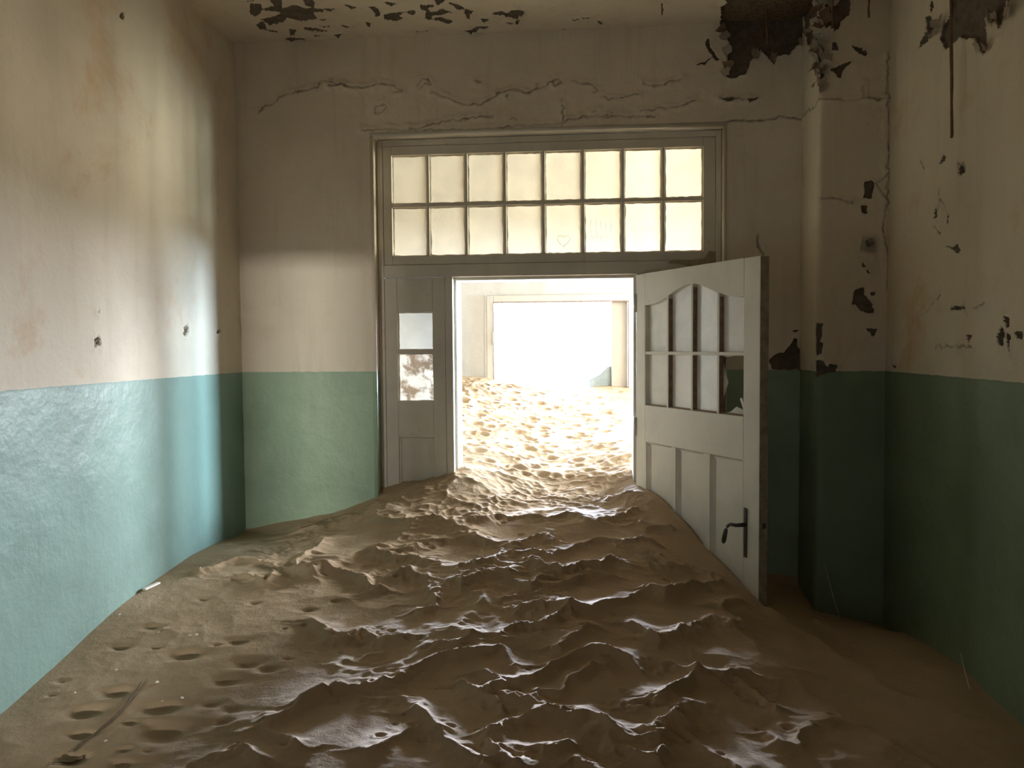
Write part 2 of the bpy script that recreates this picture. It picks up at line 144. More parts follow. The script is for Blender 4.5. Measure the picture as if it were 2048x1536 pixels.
def near(x, y, P, m):
    xs = [p[0] for p in P]; ys = [p[1] for p in P]
    return (x > min(xs)-m) & (x < max(xs)+m) & (y > min(ys)-m) & (y < max(ys)+m)

def lines(*segs):
    # (start, end, step), joined
    out = []
    for a, b, st in segs:
        n = max(1, int(round((b-a)/st))); out += list(np.linspace(a, b, n+1)[:-1])
    return np.array(out + [segs[-1][1]])
def grid_mesh(name, X, Y, Z, keep=None, attrs=None, smooth=True):
    ny, nx = X.shape
    me = bpy.data.meshes.new(name)
    V = np.stack([X, Y, Z], -1).reshape(-1, 3)
    i = np.arange(ny*nx).reshape(ny, nx)
    q = np.stack([i[:-1,:-1], i[:-1,1:], i[1:,1:], i[1:,:-1]], -1).reshape(-1, 4)
    if keep is not None: q = q[keep.reshape(-1)]
    used = np.unique(q); remap = np.zeros(ny*nx, np.int64); remap[used] = np.arange(len(used))
    q = remap[q]; V = V[used]
    me.vertices.add(len(V)); me.vertices.foreach_set('co', V.astype(np.float32).ravel())
    me.loops.add(q.size); me.loops.foreach_set('vertex_index', q.astype(np.int32).ravel())
    me.polygons.add(len(q)); me.polygons.foreach_set('loop_start', np.arange(0, q.size, 4, dtype=np.int32))
    me.polygons.foreach_set('loop_total', np.full(len(q), 4, np.int32))
    me.polygons.foreach_set('use_smooth', np.full(len(q), smooth))
    me.update(calc_edges=True)
    for k, a in (attrs or {}).items():
        at = me.attributes.new(k, 'FLOAT', 'POINT'); at.data.foreach_set('value', a.reshape(-1)[used].astype(np.float32))
    return me
def join_boxes(me, boxes):
    # plain masonry core added to a wall skin
    bm = bmesh.new(); bm.from_mesh(me)
    for a, b in boxes:
        r = bmesh.ops.create_cube(bm, size=1)
        for v in r['verts']: v.co = Vector((a[i]+(b[i]-a[i])*(v.co[i]+.5) for i in range(3)))
        for f in {f for v in r['verts'] for f in v.link_faces}: f.smooth = False
    sd = bm.verts.layers.float.get('sd')
    if sd:
        bm.verts.ensure_lookup_table()
        for v in bm.verts[-8*len(boxes):]: v[sd] = .1
    bm.to_mesh(me); bm.free()

# ---------------------------------------------------------------- materials
class NT:
    def __init__(s, name):
        s.m = bpy.data.materials.new(name); s.m.use_nodes = True; s.t = s.m.node_tree; s.n = s.t.nodes; s.n.clear()
        s.out = s.n.new('ShaderNodeOutputMaterial'); s.p = s.n.new('ShaderNodeBsdfPrincipled')
        s.t.links.new(s.p.outputs[0], s.out.inputs[0])
        g = s.n.new('ShaderNodeTexCoord'); s.co = g.outputs['Object']
        s.pos = s.n.new('ShaderNodeNewGeometry').outputs['Position']
    def L(s, a, b): s.t.links.new(a, b)
    def noise(s, scale, detail=4, rough=.55, vec=None, dist=0):
        n = s.n.new('ShaderNodeTexNoise'); n.inputs['Scale'].default_value = scale; n.inputs['Detail'].default_value = detail
        n.inputs['Roughness'].default_value = rough; n.inputs['Distortion'].default_value = dist
        s.L(vec or s.pos, n.inputs['Vector']); return n.outputs['Fac']
    def ramp(s, fac, a, b, lo=0., hi=1.):
        n = s.n.new('ShaderNodeMapRange'); n.interpolation_type = 'SMOOTHSTEP'; s.L(fac, n.inputs[0])
        for k, v in zip((1,2,3,4), (a,b,lo,hi)): n.inputs[k].default_value = v
        return n.outputs[0]
    def mix(s, fac, a, b, mode='MIX'):
        n = s.n.new('ShaderNodeMix'); n.data_type = 'RGBA'; n.blend_type = mode
        for k, v in ((0, fac), (6, a), (7, b)):
            if isinstance(v, (int, float)): n.inputs[k].default_value = v
            elif isinstance(v, tuple): n.inputs[k].default_value = (*v, 1)
            else: s.L(v, n.inputs[k])
        return n.outputs[2]
    def math(s, op, a, b=0.):
        n = s.n.new('ShaderNodeMath'); n.operation = op
        for k, v in ((0, a), (1, b)):
            if isinstance(v, (int, float)): n.inputs[k].default_value = v
            else: s.L(v, n.inputs[k])
        return n.outputs[0]
    def attr(s, name):
        n = s.n.new('ShaderNodeAttribute'); n.attribute_name = name; return n.outputs['Fac']
    def z(s):
        n = s.n.new('ShaderNodeSeparateXYZ'); s.L(s.pos, n.inputs[0]); return n.outputs[2]
    def scaled(s, v):
        n = s.n.new('ShaderNodeVectorMath'); n.operation = 'MULTIPLY'; s.L(s.pos, n.inputs[0]); n.inputs[1].default_value = v; return n.outputs[0]
    def bump(s, h, dist, strength=1.):
        b = s.n.new('ShaderNodeBump'); b.inputs['Distance'].default_value = dist; b.inputs['Strength'].default_value = strength
        s.L(h, b.inputs['Height']); s.L(b.outputs[0], s.p.inputs['Normal'])
    def done(s, col, rough=.8, spec=.3):
        if isinstance(col, tuple): s.p.inputs['Base Color'].default_value = (*col, 1)
        else: s.L(col, s.p.inputs['Base Color'])
        if isinstance(rough, float): s.p.inputs['Roughness'].default_value = rough
        else: s.L(rough, s.p.inputs['Roughness'])
        s.p.inputs['Specular IOR Level'].default_value = spec
        return s.m

def wall_mat(name, cream, green, hole=(.15,.115,.08), dado=True, holes=True, stain=.5, zg=None, grime=(.34,.27,.18), dirt=1., streaks=.20):
    t = NT(name)
    c = t.mix(t.ramp(t.noise(1.3, 5, .6), .42, .72), cream, tuple(v*.86 for v in cream))
    # rusty and brown damp patches
    st = t.math('MULTIPLY', t.ramp(t.noise(2.1, 6, .7, dist=.4), .52, .72), stain)
    c = t.mix(st, c, (cream[0]*.86, cream[1]*.68, cream[2]*.52))
    streak = t.noise(9, 4, .6, vec=t.scaled((1.6,1.6,.12)))
    c = t.mix(t.math('MULTIPLY', t.ramp(streak, .5, .75), streaks), c, grime)
    fine = t.ramp(t.noise(55, 6, .75), .62, .74)
    c = t.mix(t.math('MULTIPLY', t.math('MULTIPLY', fine, t.ramp(t.noise(2.7, 3), .5-.08*(dirt-1), .66)), min(.95, .75*dirt)), c, grime)
    if dado:
        g = t.mix(t.ramp(t.noise(2.4, 5, .6), .4, .7), green, tuple(v*.82 for v in green))
        g = t.mix(t.math('MULTIPLY', t.ramp(streak, .48, .8), .3), g, (green[0]*1.25, green[1]*1.02, green[2]*1.12))
        g = t.mix(t.math('MULTIPLY', t.ramp(t.noise(38, 5, .7), .66, .74), .5), g, (.2,.26,.19))
        line = t.math('ADD', t.z(), t.math('MULTIPLY', t.math('SUBTRACT', t.noise(14, 5, .7), .5), .012))
        c = t.mix(t.ramp(line, (zg or ZG)-.0012, (zg or ZG)+.0012), g, c)
        rough = t.ramp(line, ZG-.01, ZG+.01, .42, .85)
    else: rough = .85
    h = t.math('ADD', t.math('MULTIPLY', t.noise(7, 5, .6), 1.0), t.math('MULTIPLY', t.noise(60, 4, .6), .12))
    if holes:
        crk = t.attr('crk')
        c = t.mix(t.math('MULTIPLY', crk, .8), c, (.10,.07,.045))
        sd = t.attr('sd')
        hc = t.mix(t.ramp(t.noise(30, 5, .7), .35, .7), hole, tuple(v*.6 for v in hole))
        edge = t.ramp(sd, .0, .0012)
        c = t.mix(edge, hc, c)
    t.bump(h, .012, .6)
    return t.done(c, rough, .35)
CREAM = (.70,.62,.49); GREEN = (.30,.40,.27)
M_back = wall_mat('plaster back', CREAM, GREEN, stain=.35)
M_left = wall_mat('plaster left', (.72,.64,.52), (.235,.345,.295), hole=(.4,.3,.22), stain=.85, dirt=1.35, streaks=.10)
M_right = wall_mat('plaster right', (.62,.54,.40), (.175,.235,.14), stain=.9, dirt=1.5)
M_ceil = wall_mat('plaster ceiling', (.66,.58,.45), GREEN, dado=False, stain=.4)
M_far = wall_mat('plaster far', (.52,.495,.455), (.4,.5,.5), dado=False, holes=False, stain=.15)
def plain(name, col, rough=.6, var=.15, scale=20, bump=.001, spec=.4):
    t = NT(name); c = t.mix(t.ramp(t.noise(scale, 5, .6), .35, .7), col, tuple(v*(1-var) for v in col))
    if bump: t.bump(t.noise(scale*3, 4), bump, .5)
    return t.done(c, rough, spec)
def wood_paint(name, col, rough=.55, dirt=.5):
    t = NT(name)
    c = t.mix(t.ramp(t.noise(4, 5, .6), .35, .75), col, tuple(v*.85 for v in col))
    c = t.mix(t.math('MULTIPLY', t.ramp(t.noise(26, 6, .75), .62, .72), dirt), c, (.22,.17,.12))
    c = t.mix(t.math('MULTIPLY', t.ramp(t.noise(6, 4, .6, vec=t.scaled((3,3,.3))), .55, .8), dirt*.4), c, (.3,.25,.18))
    t.bump(t.math('ADD', t.noise(9, 3), t.math('MULTIPLY', t.noise(70, 3, vec=t.scaled((1,1,.15))), .2)), .002, .6)
    return t.done(c, rough, .4)
M_frame = wood_paint('frame paint', (.60,.555,.47))
M_door = wood_paint('door paint', (.62,.59,.50), .5, .3)
M_farframe = wood_paint('far frame paint', (.50,.46,.40), .6, .6)
M_bare = plain('weathered wood', (.25,.16,.11), .8, .4, 40)
M_edge = plain('door edge wood', (.34,.28,.20), .7, .35, 30)
M_putty = plain('putty', (.62,.53,.40), .8, .25, 40)
M_iron = plain('dark iron', (.055,.042,.036), .45, .3, 60, .0004, .5)
M_flake = plain('paint flake', (.62,.55,.43), .75, .2, 30)
M_flakeb = plain('flake underside', (.42,.28,.18), .8, .25, 30)
M_lath = plain('lath', (.16,.11,.06), .85, .5, 60)
M_dark = plain('dark void', (.05,.04,.03), .9, .3, 10)
M_strand = plain('strand', (.20,.11,.06), .9, .3, 80)
M_core = plain('masonry', (.26,.21,.16), .9, .2, 6)
M_twig = plain('twig', (.16,.11,.06), .8, .2, 50)
M_chip = plain('white paint chip', (.85,.80,.72), .7, .1, 50)
M_shaded_dado = plain('blue grey board', (.26,.30,.31), .7, .2, 10)  # colour of the stand-in for the shaded dado
def glass_mat(name, trans=(.80,.76,.66), rough=.15, diff=.45, clear=0., blotch=0):
    t = NT(name)
    mottled = t.ramp(t.noise(7, 5, .6, dist=.6), .3, .75)
    col = t.mix(mottled, trans, tuple(v*.86 for v in trans))
    if blotch:
        bl = t.ramp(t.noise(blotch, 5, .65, dist=.25), .46, .56); col = t.mix(bl, col, (.14,.10,.065))
    d = t.n.new('ShaderNodeBsdfDiffuse'); t.L(col, d.inputs[0])
    tr = t.n.new('ShaderNodeBsdfTranslucent'); t.L(col, tr.inputs[0])
    m1 = t.n.new('ShaderNodeMixShader'); m1.inputs[0].default_value = 1-diff; t.L(d.outputs[0], m1.inputs[1]); t.L(tr.outputs[0], m1.inputs[2])
    g = t.n.new('ShaderNodeBsdfGlossy'); g.inputs['Roughness'].default_value = rough
    fr = t.n.new('ShaderNodeFresnel'); fr.inputs[0].default_value = 1.45
    m2 = t.n.new('ShaderNodeMixShader'); t.L(fr.outputs[0], m2.inputs[0]); t.L(m1.outputs[0], m2.inputs[1]); t.L(g.outputs[0], m2.inputs[2])
    if clear:
        tp = t.n.new('ShaderNodeBsdfTransparent'); tp.inputs[0].default_value = (1,.93,.78,1)
        m3 = t.n.new('ShaderNodeMixShader'); t.L(t.ramp(t.noise(5, 4, .6), .3, .7, clear*1.06, clear*.86), m3.inputs[0])
        t.L(m2.outputs[0], m3.inputs[1]); t.L(tp.outputs[0], m3.inputs[2]); m2 = m3
    t.L(m2.outputs[0], t.out.inputs[0]); t.n.remove(t.p)
    return t.m
M_pane = glass_mat('frosted dusty glass', (.24,.22,.18), .3, .12, .55)
M_dirty = glass_mat('sand streaked glass', (.34,.32,.27), .25, .2, .12)
M_dirty2 = glass_mat('brown streaked glass', (.36,.33,.27), .25, .2, .15, 9)
M_doorpane = glass_mat('door frosted glass', (.97,.94,.86), .22, .82)
M_mark = plain('finger mark', (.66,.63,.54), .8, .1, 30, 0)
def sand_mat():
    t = NT('sand')
    c = t.mix(t.ramp(t.noise(1.6, 4), .35, .7), (.44,.325,.21), (.38,.275,.17))
    c = t.mix(t.math('MULTIPLY', t.ramp(t.noise(420, 2), .6, .75), .35), c, (.26,.18,.11))
    c = t.mix(t.math('MULTIPLY', t.ramp(t.noise(18, 5, .7), .6, .78), .2), c, (.36,.25,.15))
    t.bump(t.math('ADD', t.math('MULTIPLY', t.noise(260, 3), .3), t.math('MULTIPLY', t.noise(45, 5, .65), 1.0)), .006, .6)
    return t.done(c, .95, .12)
M_sand = sand_mat()

# ---------------------------------------------------------------- walls with missing plaster and cracks
def relief(U, V, holes, cracks, deep, seed, depth=.010, grow=.0015):
    wu = U + .010*fbm(U*38, V*38, seed, 3) + .003*noise(U*160, V*160, seed+9)
    wv = V + .010*fbm(U*38, V*38, seed+50, 3) + .003*noise(U*160, V*160, seed+70)
    sd = np.full(U.shape, .1)
    for P in holes:
        m = near(U, V, P, .07)
        if m.any(): sd[m] = np.minimum(sd[m], poly_sd(wu[m], wv[m], [tuple(p) for p in P]))
    sd = sd - grow*(sd < .09)
    h = .006*fbm(U*2.5, V*2.5, seed+3, 3)
    h = h + np.where(sd > 0, .006*np.exp(-np.maximum(sd, 0)/.012)*(.4+1.2*np.clip(noise(U*14, V*14, seed+4)+.5, 0, 1)), 0)
    h = h - depth*np.clip(-sd/.004, 0, 1) * (1+.5*fbm(U*25, V*25, seed+8, 3))
    crk = np.zeros(U.shape)
    for L, wd, dp, bl in [(c, .0045, .005, .009) for c in cracks] + [(c, .005, .009, .003) for c in deep]:
        m = near(U, V, L, .06)
        if not m.any(): continue
        jx = wu[m] + .006*noise(U[m]*70, V[m]*70, seed+33); jy = wv[m] + .008*noise(U[m]*60, V[m]*90, seed+34)
        d = seg_dist(jx, jy, [tuple(p) for p in L])
        k = .35 + .65*np.clip(noise(U[m]*22, V[m]*22, seed+12)*2+.6, 0, 1)
        h[m] += -dp*np.exp(-(d/wd)**2) + bl*np.exp(-((jy*0+d)/.022)**2)*k
        crk[m] = np.maximum(crk[m], np.exp(-(d/(wd*.8))**2)*(k if dp < .008 else 1))
    return h, sd, crk

# back wall: upper part fine, dado coarse
xs = np.unique(np.round(np.concatenate([lines((XL-.02, XA, .0055)), lines((XA, XB, .0055)), lines((XB, XP, .0055))]), 5))
zs = np.unique(np.round(np.concatenate([lines((.2, 1.4, .03)), lines((1.4, ZT, .0055)), lines((ZT, ZC+.02, .005))]), 5))
X, Z = np.meshgrid(xs, zs)
h, sd, crk = relief(X, Z, D['hole_back'], D['cr_thin'], D['cr_deep'], 11)
fade = np.clip(np.minimum(np.minimum(abs(X-XA), abs(X-XB)) + 10*(Z > ZT+.02)*1.0, 1)/.03, 0, 1)
h = h*np.where(Z < ZT+.02, np.clip(fade, .0, 1), 1)
kx = (X[:-1,:-1]+X[1:,1:])/2; kz = (Z[:-1,:-1]+Z[1:,1:])/2
keep = ~((kx > XA) & (kx < XB) & (kz < ZT))
me = grid_mesh('wall_back', X, -h, Z, keep, dict(sd=sd, crk=crk))
join_boxes(me, [((XL-.2,.0251,0),(XA,.25,ZP)), ((XB,.0251,0),(4.2,.25,ZP)), ((XA,.0251,ZT),(XB,.25,ZP)),
                ((XA-.02,.006,0),(XA,.0251,ZT+.02)), ((XB,.006,0),(XB+.02,.0251,ZT+.02)), ((XA,.006,ZT),(XB,.0251,ZT+.02)), ((-3.0,.0251,0),(XL-.2,.25,ZP))])
tag(link('wall_back', me, M_back), 'cracked cream back wall with green lower band around the glazed doorway', 'wall', kind='structure')

# pilaster in the right corner: left cheek, rounded arris, front
R0 = .028
path = [(XP, y) for y in lines((0, YP+R0, .006)) * 1.0] if False else []
ys_ = np.arange(0.0, YP+R0, -.006)
path = [(XP, y, -1, 0) for y in ys_]
for k in range(9):
    a = math.pi/2*k/8; path.append((XP+R0-R0*math.cos(a), YP+R0-R0*math.sin(a), -math.cos(a), -math.sin(a)))
path += [(x, YP, 0, -1) for x in np.arange(XP+R0+.004, XR+.012, .004)]
P = np.array(path)
zs = np.unique(np.round(np.concatenate([lines((.2, 1.3, .03)), lines((1.3, ZC+.02, .005))]), 5))
Ui, Z = np.meshgrid(np.arange(len(P)), zs)
px, py, nx, ny = [P[:,k][Ui] for k in range(4)]
U = px + (py-YP)*(-1.0)*(px < XP+.004)*1.0
U = np.where(px < XP+.001, XP-(py-YP), px)
cheek = [[[XP-.27, 2.729],[XP-.2,2.729],[XP-.1,2.735],[XP-.01, 2.729]]]
cheek = [[[XP - .277, 2.729],[XP-.18,2.74],[XP-.09,2.722],[XP+.005, 2.731]]]
h, sd, crk = relief(U, Z, D['hole_pil']+[[[XP-.05,3.0],[XP+.03,3.02],[XP+.035,2.93],[XP+.02,2.82],[XP-.02,2.84]], [[XP-.25,3.2],[XP-.02,3.2],[XP-.03,3.07],[XP-.12,3.0],[XP-.2,3.05]]], D['cr_pil'], cheek, 23)
me = grid_mesh('wall_pilaster', px+nx*h, py+ny*h, Z, None, dict(sd=sd, crk=crk))
join_boxes(me, [((XP+.03,YP+.03,0),(XR+.1,.02,ZC+.05))])
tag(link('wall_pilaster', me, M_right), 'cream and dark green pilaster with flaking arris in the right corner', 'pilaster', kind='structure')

# right wall
ys = np.unique(np.round(np.concatenate([lines((-5.5, -1.75, .06)), lines((-1.75, YP+.012, .0055))]), 5))
zs = np.unique(np.round(np.concatenate([lines((.05, 1.5, .03)), lines((1.5, ZC+.02, .0055))]), 5))
Y, Z = np.meshgrid(ys, zs)
h, sd, crk = relief(Y, Z, D['hole_right'], D['cr_right'], [], 37)
me = grid_mesh('wall_right', XR-h, Y, Z, None, dict(sd=sd, crk=crk))
join_boxes(me, [((XR+.03,-5.5,0),(XR+.25,.03,ZC+.05))])
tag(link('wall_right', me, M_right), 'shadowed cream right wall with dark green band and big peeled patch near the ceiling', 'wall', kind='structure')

# left wall
ys = np.unique(np.round(np.concatenate([lines((-5.5, -1.8, .06)), lines((-1.8, .012, .007))]), 5))
zs = np.unique(np.round(np.concatenate([lines((.05, 1.55, .03)), lines((1.55, ZC+.02, .008))]), 5))
Y, Z = np.meshgrid(ys, zs)
h, sd, crk = relief(Y, Z, D['hole_left'], [], [], 53, .012)
me = grid_mesh('wall_left', XL+h, Y, Z, None, dict(sd=sd, crk=crk))
join_boxes(me, [((XL-.25,-5.5,0),(XL-.03,.03,ZC+.05))])
tag(link('wall_left', me, M_left), 'stained cream left wall with pale green band, lit from the doorway', 'wall', kind='structure')

# unseen rear wall, kept dark; opening added to shape the rear lamp's beam
me = MB().box((-1.8,-5.75,0),(-1.49,-5.5,ZC)).box((-1.1,-5.75,0),(1.8,-5.5,ZC)).box((-1.49,-5.75,1.98),(-1.1,-5.5,ZC)).build('wall_rear', M_core)
tag(me, 'unseen dark rear wall with an added opening that shapes the rear beam', 'wall', kind='structure')

# ceiling
xs = lines((XL-.02, XR+.02, .0055)); ys = np.unique(np.round(np.concatenate([lines((-5.5, -1.0, .08)), lines((-1.0, .012, .0055))]), 5))
X, Y = np.meshgrid(xs, ys)
h, sd, crk = relief(X, Y, D['hole_ceil'][1:], [], [], 71, .006, .005)
big = D['hole_ceil'][0]
wu = X + .02*fbm(X*20, Y*20, 91, 4); wv = Y + .02*fbm(X*20, Y*20, 92, 4)
bd = poly_sd(wu, wv, [tuple(p) for p in big])
h = h + .008*np.exp(-np.maximum(bd, 0)/.015)
keep = ((bd[:-1,:-1]+bd[1:,1:])/2 > 0)
me = grid_mesh('ceiling', X, Y, ZC-h, keep, dict(sd=sd, crk=crk))
join_boxes(me, [((-1.8,-5.75,ZC+.07),(1.8,.1,ZC+.2))])
tag(MB().box((-3.25,.06,ZP),(4.5,7.2,ZP+.2)).build('ceiling_passage', M_lath), 'unseen ceiling of the rooms beyond, darkened to cut bounced light', 'ceiling', kind='structure')  # out of view, coloured dark to hold down bounce in the passage
ceil = tag(link('ceiling', me, M_ceil), 'off-white ceiling with dark peeled patches and exposed laths', 'ceiling', kind='structure')
bx = [p[0] for p in big]; by = [p[1] for p in big]
lath0 = None; n = 0
y = min(by)-.05
while y < .02:
    n += 1
    o = MB().tube([(min(bx)-.06, y, ZC+.016+random.uniform(-.004,.004)), ((min(bx)+max(bx))/2, y+random.uniform(-.004,.004), ZC+.014), (XR, y+random.uniform(-.004,.004), ZC+.016)], .009, 8).build('lath', M_lath, ceil, True)
    y += .021

# ---------------------------------------------------------------- curled flakes of paint round the big holes
def flake(parent, c, nrm, size, curl, rot, back=False):
    nrm = Vector(nrm); up = Vector((0,0,1)) if abs(nrm.z) < .9 else Vector((0,1,0))
    a = up.cross(nrm).normalized(); b = nrm.cross(a)
    ca, sa = math.cos(rot), math.sin(rot); e1 = a*ca+b*sa; e2 = -a*sa+b*ca
    bm = bmesh.new(); n = 5; rows = []
    wob = [random.uniform(.75,1.1) for _ in range(n+1)]
    for i in range(n+1):
        t = i/n; ang = curl*t
        out = size*(1-math.cos(ang))/max(curl,.01); al = size*math.sin(ang)/max(curl,.01)
        w = size*.5*wob[i]*(1-.55*t**2)
        rows.append([bm.verts.new(Vector(c)+e1*(s*w+random.uniform(-.08,.08)*size)+e2*al+nrm*(out+.002+abs(s)*w*.15)) for s in (-1,-.33,.33,1)])
    for A, B in zip(rows, rows[1:]):
        for k in range(3): bm.faces.new((A[k],A[k+1],B[k+1],B[k]))
    r = bmesh.ops.solidify(bm, geom=bm.faces[:], thickness=.0025)
    me = bpy.data.meshes.new('paint_flake'); bm.to_mesh(me); bm.free()
    o = link('paint_flake', me, M_flakeb if back else M_flake, parent)
    return o
WB, WP, WR = bpy.data.objects['wall_back'], bpy.data.objects['wall_pilaster'], bpy.data.objects['wall_right']
rnd = random.Random(3)
def rim_flakes(parent, poly, place, nrm, n, s0, s1, seed=1):
    L = sum(math.hypot(b[0]-a[0], b[1]-a[1]) for a, b in zip(poly, poly[1:]+poly[:1]))
    cx = sum(p[0] for p in poly)/len(poly); cz = sum(p[1] for p in poly)/len(poly)
    for k in range(n):
        t_ = rnd.random()*L
        for a, b in zip(poly, poly[1:]+poly[:1]):
            l = math.hypot(b[0]-a[0], b[1]-a[1])
            if t_ < l: break
            t_ -= l
        u = a[0]+(b[0]-a[0])*t_/l; v = a[1]+(b[1]-a[1])*t_/l
        if v > ZC-.02: continue
        s_ = rnd.uniform(s0, s1)
        dx, dz = cx-u, cz-v; m = math.hypot(dx, dz)+1e-6
        # roots on the rim, curls away from the hole's middle
        flake(parent, place(u-dx/m*s_*.3, v-dz/m*s_*.3), nrm, s_, rnd.uniform(.7, 1.7), math.atan2(-dx*(1 if nrm[1] else 1), dz)+rnd.uniform(-.5,.5), rnd.random() < .25)
rim_flakes(WB, D['hole_back'][0], lambda u, v: (u, -.006, v), (0,-1,0), 26, .025, .06)
rim_flakes(WR, D['hole_right'][0], lambda u, v: (XR-.008, u, v), (-1,0,0), 12, .03, .06)
rim_flakes(WP, D['hole_pil'][9], lambda u, v: (u, YP-.008, v), (0,-1,0), 8, .03, .06)
# shaggy column of flakes down the arris of the pilaster
for k in range(34):
    z = 2.76+.44*rnd.random(); a = rnd.uniform(-.2, math.pi/2+.2)
    nx, ny = -math.cos(a), -math.sin(a)
    c = (XP+R0+nx*(R0+.006), YP+R0+ny*(R0+.006), z)
    flake(WP, c, (nx, ny, 0), rnd.uniform(.03,.075), rnd.uniform(.5,1.5), rnd.uniform(-.9,.9)+(math.pi if rnd.random()<.4 else 0), rnd.random() < .3)


# ---------------------------------------------------------------- joinery of the doorway screen
FY = HY          # face of the joinery
t = empty('trim_1', (0, FY, 0))
tag(t, 'off-white timber frame of the doorway screen, half buried in sand', 'door frame', kind='structure')
T = .075
def part(name, a, b, mat=M_frame, parent=None, bev=.0025):
    return MB().box(a, b, bev).build(name, mat, parent)
part('post', (XA+.002, 0, 0), (-.794, T, ZT-.004), parent=t); part('post', (.829, 0, 0), (XB-.002, T, ZT-.004), parent=t)
part('head', (-.794, 0, 2.684), (.829, T, ZT-.004), parent=t)
part('transom_rail', (-.794, -.002, ZO+.001), (.829, T, 2.098), parent=t)
part('mullion', (-.487, -.001, 0), (-.45, T, ZO+.001), parent=t); part('mullion', (.453, -.001, 0), (.487, T, ZO+.001), parent=t)
# stepped jamb linings of the opening
part('jamb_lining', (-.45, .045, 0), (-.437, .19, ZO+.001), parent=t); part('jamb_lining', (.439, .045, 0), (.453, .19, ZO+.001), parent=t)
part('head_lining', (-.437, .045, ZO-.014), (.439, .19, ZO+.001), parent=t)
# rounded plaster bead round the screen
tb = tag(MB().tube([(XA+.001, .003, .3), (XA+.001, .003, ZT+.001)], .011, 12).build('trim_2', wall_mat('bead left', CREAM, GREEN, dado=True, holes=False, stain=.1), None, True),
   'thin rounded plaster edge down the left side of the screen', 'trim', kind='structure')
tag(MB().tube([(XB-.001, .003, .3), (XB-.001, .003, ZT+.001)], .009, 12).build('trim_3', bpy.data.materials['bead left'], None, True),
   'thin rounded plaster edge down the right side of the screen', 'trim', kind='structure')
tag(MB().tube([(XA-.008, .003, ZT), (0, .002, ZT+.002), (XB+.008, .003, ZT)], .011, 12).build('trim_4', M_frame, None, True),
   'pale rounded bead along the top of the screen', 'trim', kind='structure')

def putty(x0, x1, z0, z1, y, parent, wid=.008, seed=0):
    # sloped bead of putty with a wavy inner edge
    rnd = random.Random(seed); bm = bmesh.new(); o, i = [], []
    per = []; N = 9
    for k in range(N): per.append((x0+(x1-x0)*k/N, z0, 0, 1))
    for k in range(N): per.append((x1, z0+(z1-z0)*k/N, -1, 0))
    for k in range(N): per.append((x1-(x1-x0)*k/N, z1, 0, -1))
    for k in range(N): per.append((x0, z1-(z1-z0)*k/N, 1, 0))
    cx, cz = (x0+x1)/2, (z0+z1)/2
    for (x, z, nx, nz) in per:
        w = wid*rnd.uniform(.7, 1.25)
        sx = 1 if x < cx else -1; sz = 1 if z < cz else -1
        if abs(x-x0) < 1e-6 or abs(x-x1) < 1e-6: ix = x+sx*w
        else: ix = x
        if abs(z-z0) < 1e-6 or abs(z-z1) < 1e-6: iz = z+sz*w
        else: iz = z
        o.append(bm.verts.new((x, y-.007, z))); i.append(bm.verts.new((ix, y-.0005, iz)))
    n = len(o); back = [bm.verts.new((v.co.x, y+.001, v.co.z)) for v in o]
    for k in range(n):
        j = (k+1)%n; bm.faces.new((o[k], o[j], i[j], i[k])); bm.faces.new((back[j], back[k], i[k], i[j]))
    me = bpy.data.meshes.new('putty'); bm.to_mesh(me); bm.free()
    return link('putty', me, M_putty, parent)

# transom light, 8 x 2 panes
w1 = empty('window_1', (0, FY, 0)); tag(w1, 'wide transom window of sixteen frosted panes above the doorway', 'window', kind='structure')
PX0, PX1, PZ0, PZ1 = -.7495, .7715, 2.141, 2.6385
SX0, SX1, SZ0, SZ1 = -.7925, .8275, 2.0995, 2.6825
yo, yb = .003, .048
part('stile', (SX0, yo, SZ0), (PX0, yb, SZ1), parent=w1); part('stile', (PX1, yo, SZ0), (SX1, yb, SZ1), parent=w1)
part('rail', (PX0, yo, SZ0), (PX1, yb, PZ0), parent=w1); part('rail', (PX0, yo, PZ1), (PX1, yb, SZ1), parent=w1)
vb = [-.569, -.378, -.187, .0035, .1955, .3885, .5815]
zr = 2.392
for x in vb: part('glazing_bar', (x-.0065, yo+.004, PZ0), (x+.0065, yb-.004, PZ1), parent=w1, bev=.0015)
part('glazing_bar', (PX0, yo+.003, zr-.008), (PX1, yb-.004, zr+.008), parent=w1, bev=.0015)
ex = [PX0] + vb + [PX1]
for k in range(8):
    for r in range(2):
        x0 = ex[k]+(.0065 if k else 0); x1 = ex[k+1]-(.0065 if k < 7 else 0)
        z0, z1 = ((PZ0, zr-.008), (zr+.008, PZ1))[r]
        g = part('glass_pane', (x0, .026, z0), (x1, .029, z1), M_pane, w1, 0)
        p = putty(x0, x1, z0, z1, .0255, g, .007, k*2+r)
        if r == 0 and k in (4, 5, 6):
            m = MB(); cx, cz = (x0+x1)/2, (z0+z1)/2
            if k == 4:
                hp = []
                for a in range(25):
                    th = 2*math.pi*a/24
                    hp.append((cx+.0020*16*math.sin(th)**3, .0245, cz-.055+.0020*(13*math.cos(th)-5*math.cos(2*th)-2*math.cos(3*th)-math.cos(4*th))))
                m.tube(hp, .0009, 4)
            else:
                rnd = random.Random(k)
                for q in range(5):
                    ox = x0+.03+q*.024; oz = cz+(-.02 if k == 6 else -.05)+rnd.uniform(-.01,.01)
                    m.tube([(ox, .0245, oz), (ox+rnd.uniform(-.004,.008), .0245, oz+.02), (ox+.011, .0245, oz+rnd.uniform(0,.02)), (ox+.014, .0245, oz-.004)], .0007, 4)
                    if k == 5: m.tube([(ox, .0245, cz+.05), (ox+.003, .0245, cz-.02)], .0006, 4)
            m.build('finger_mark', M_mark, g)
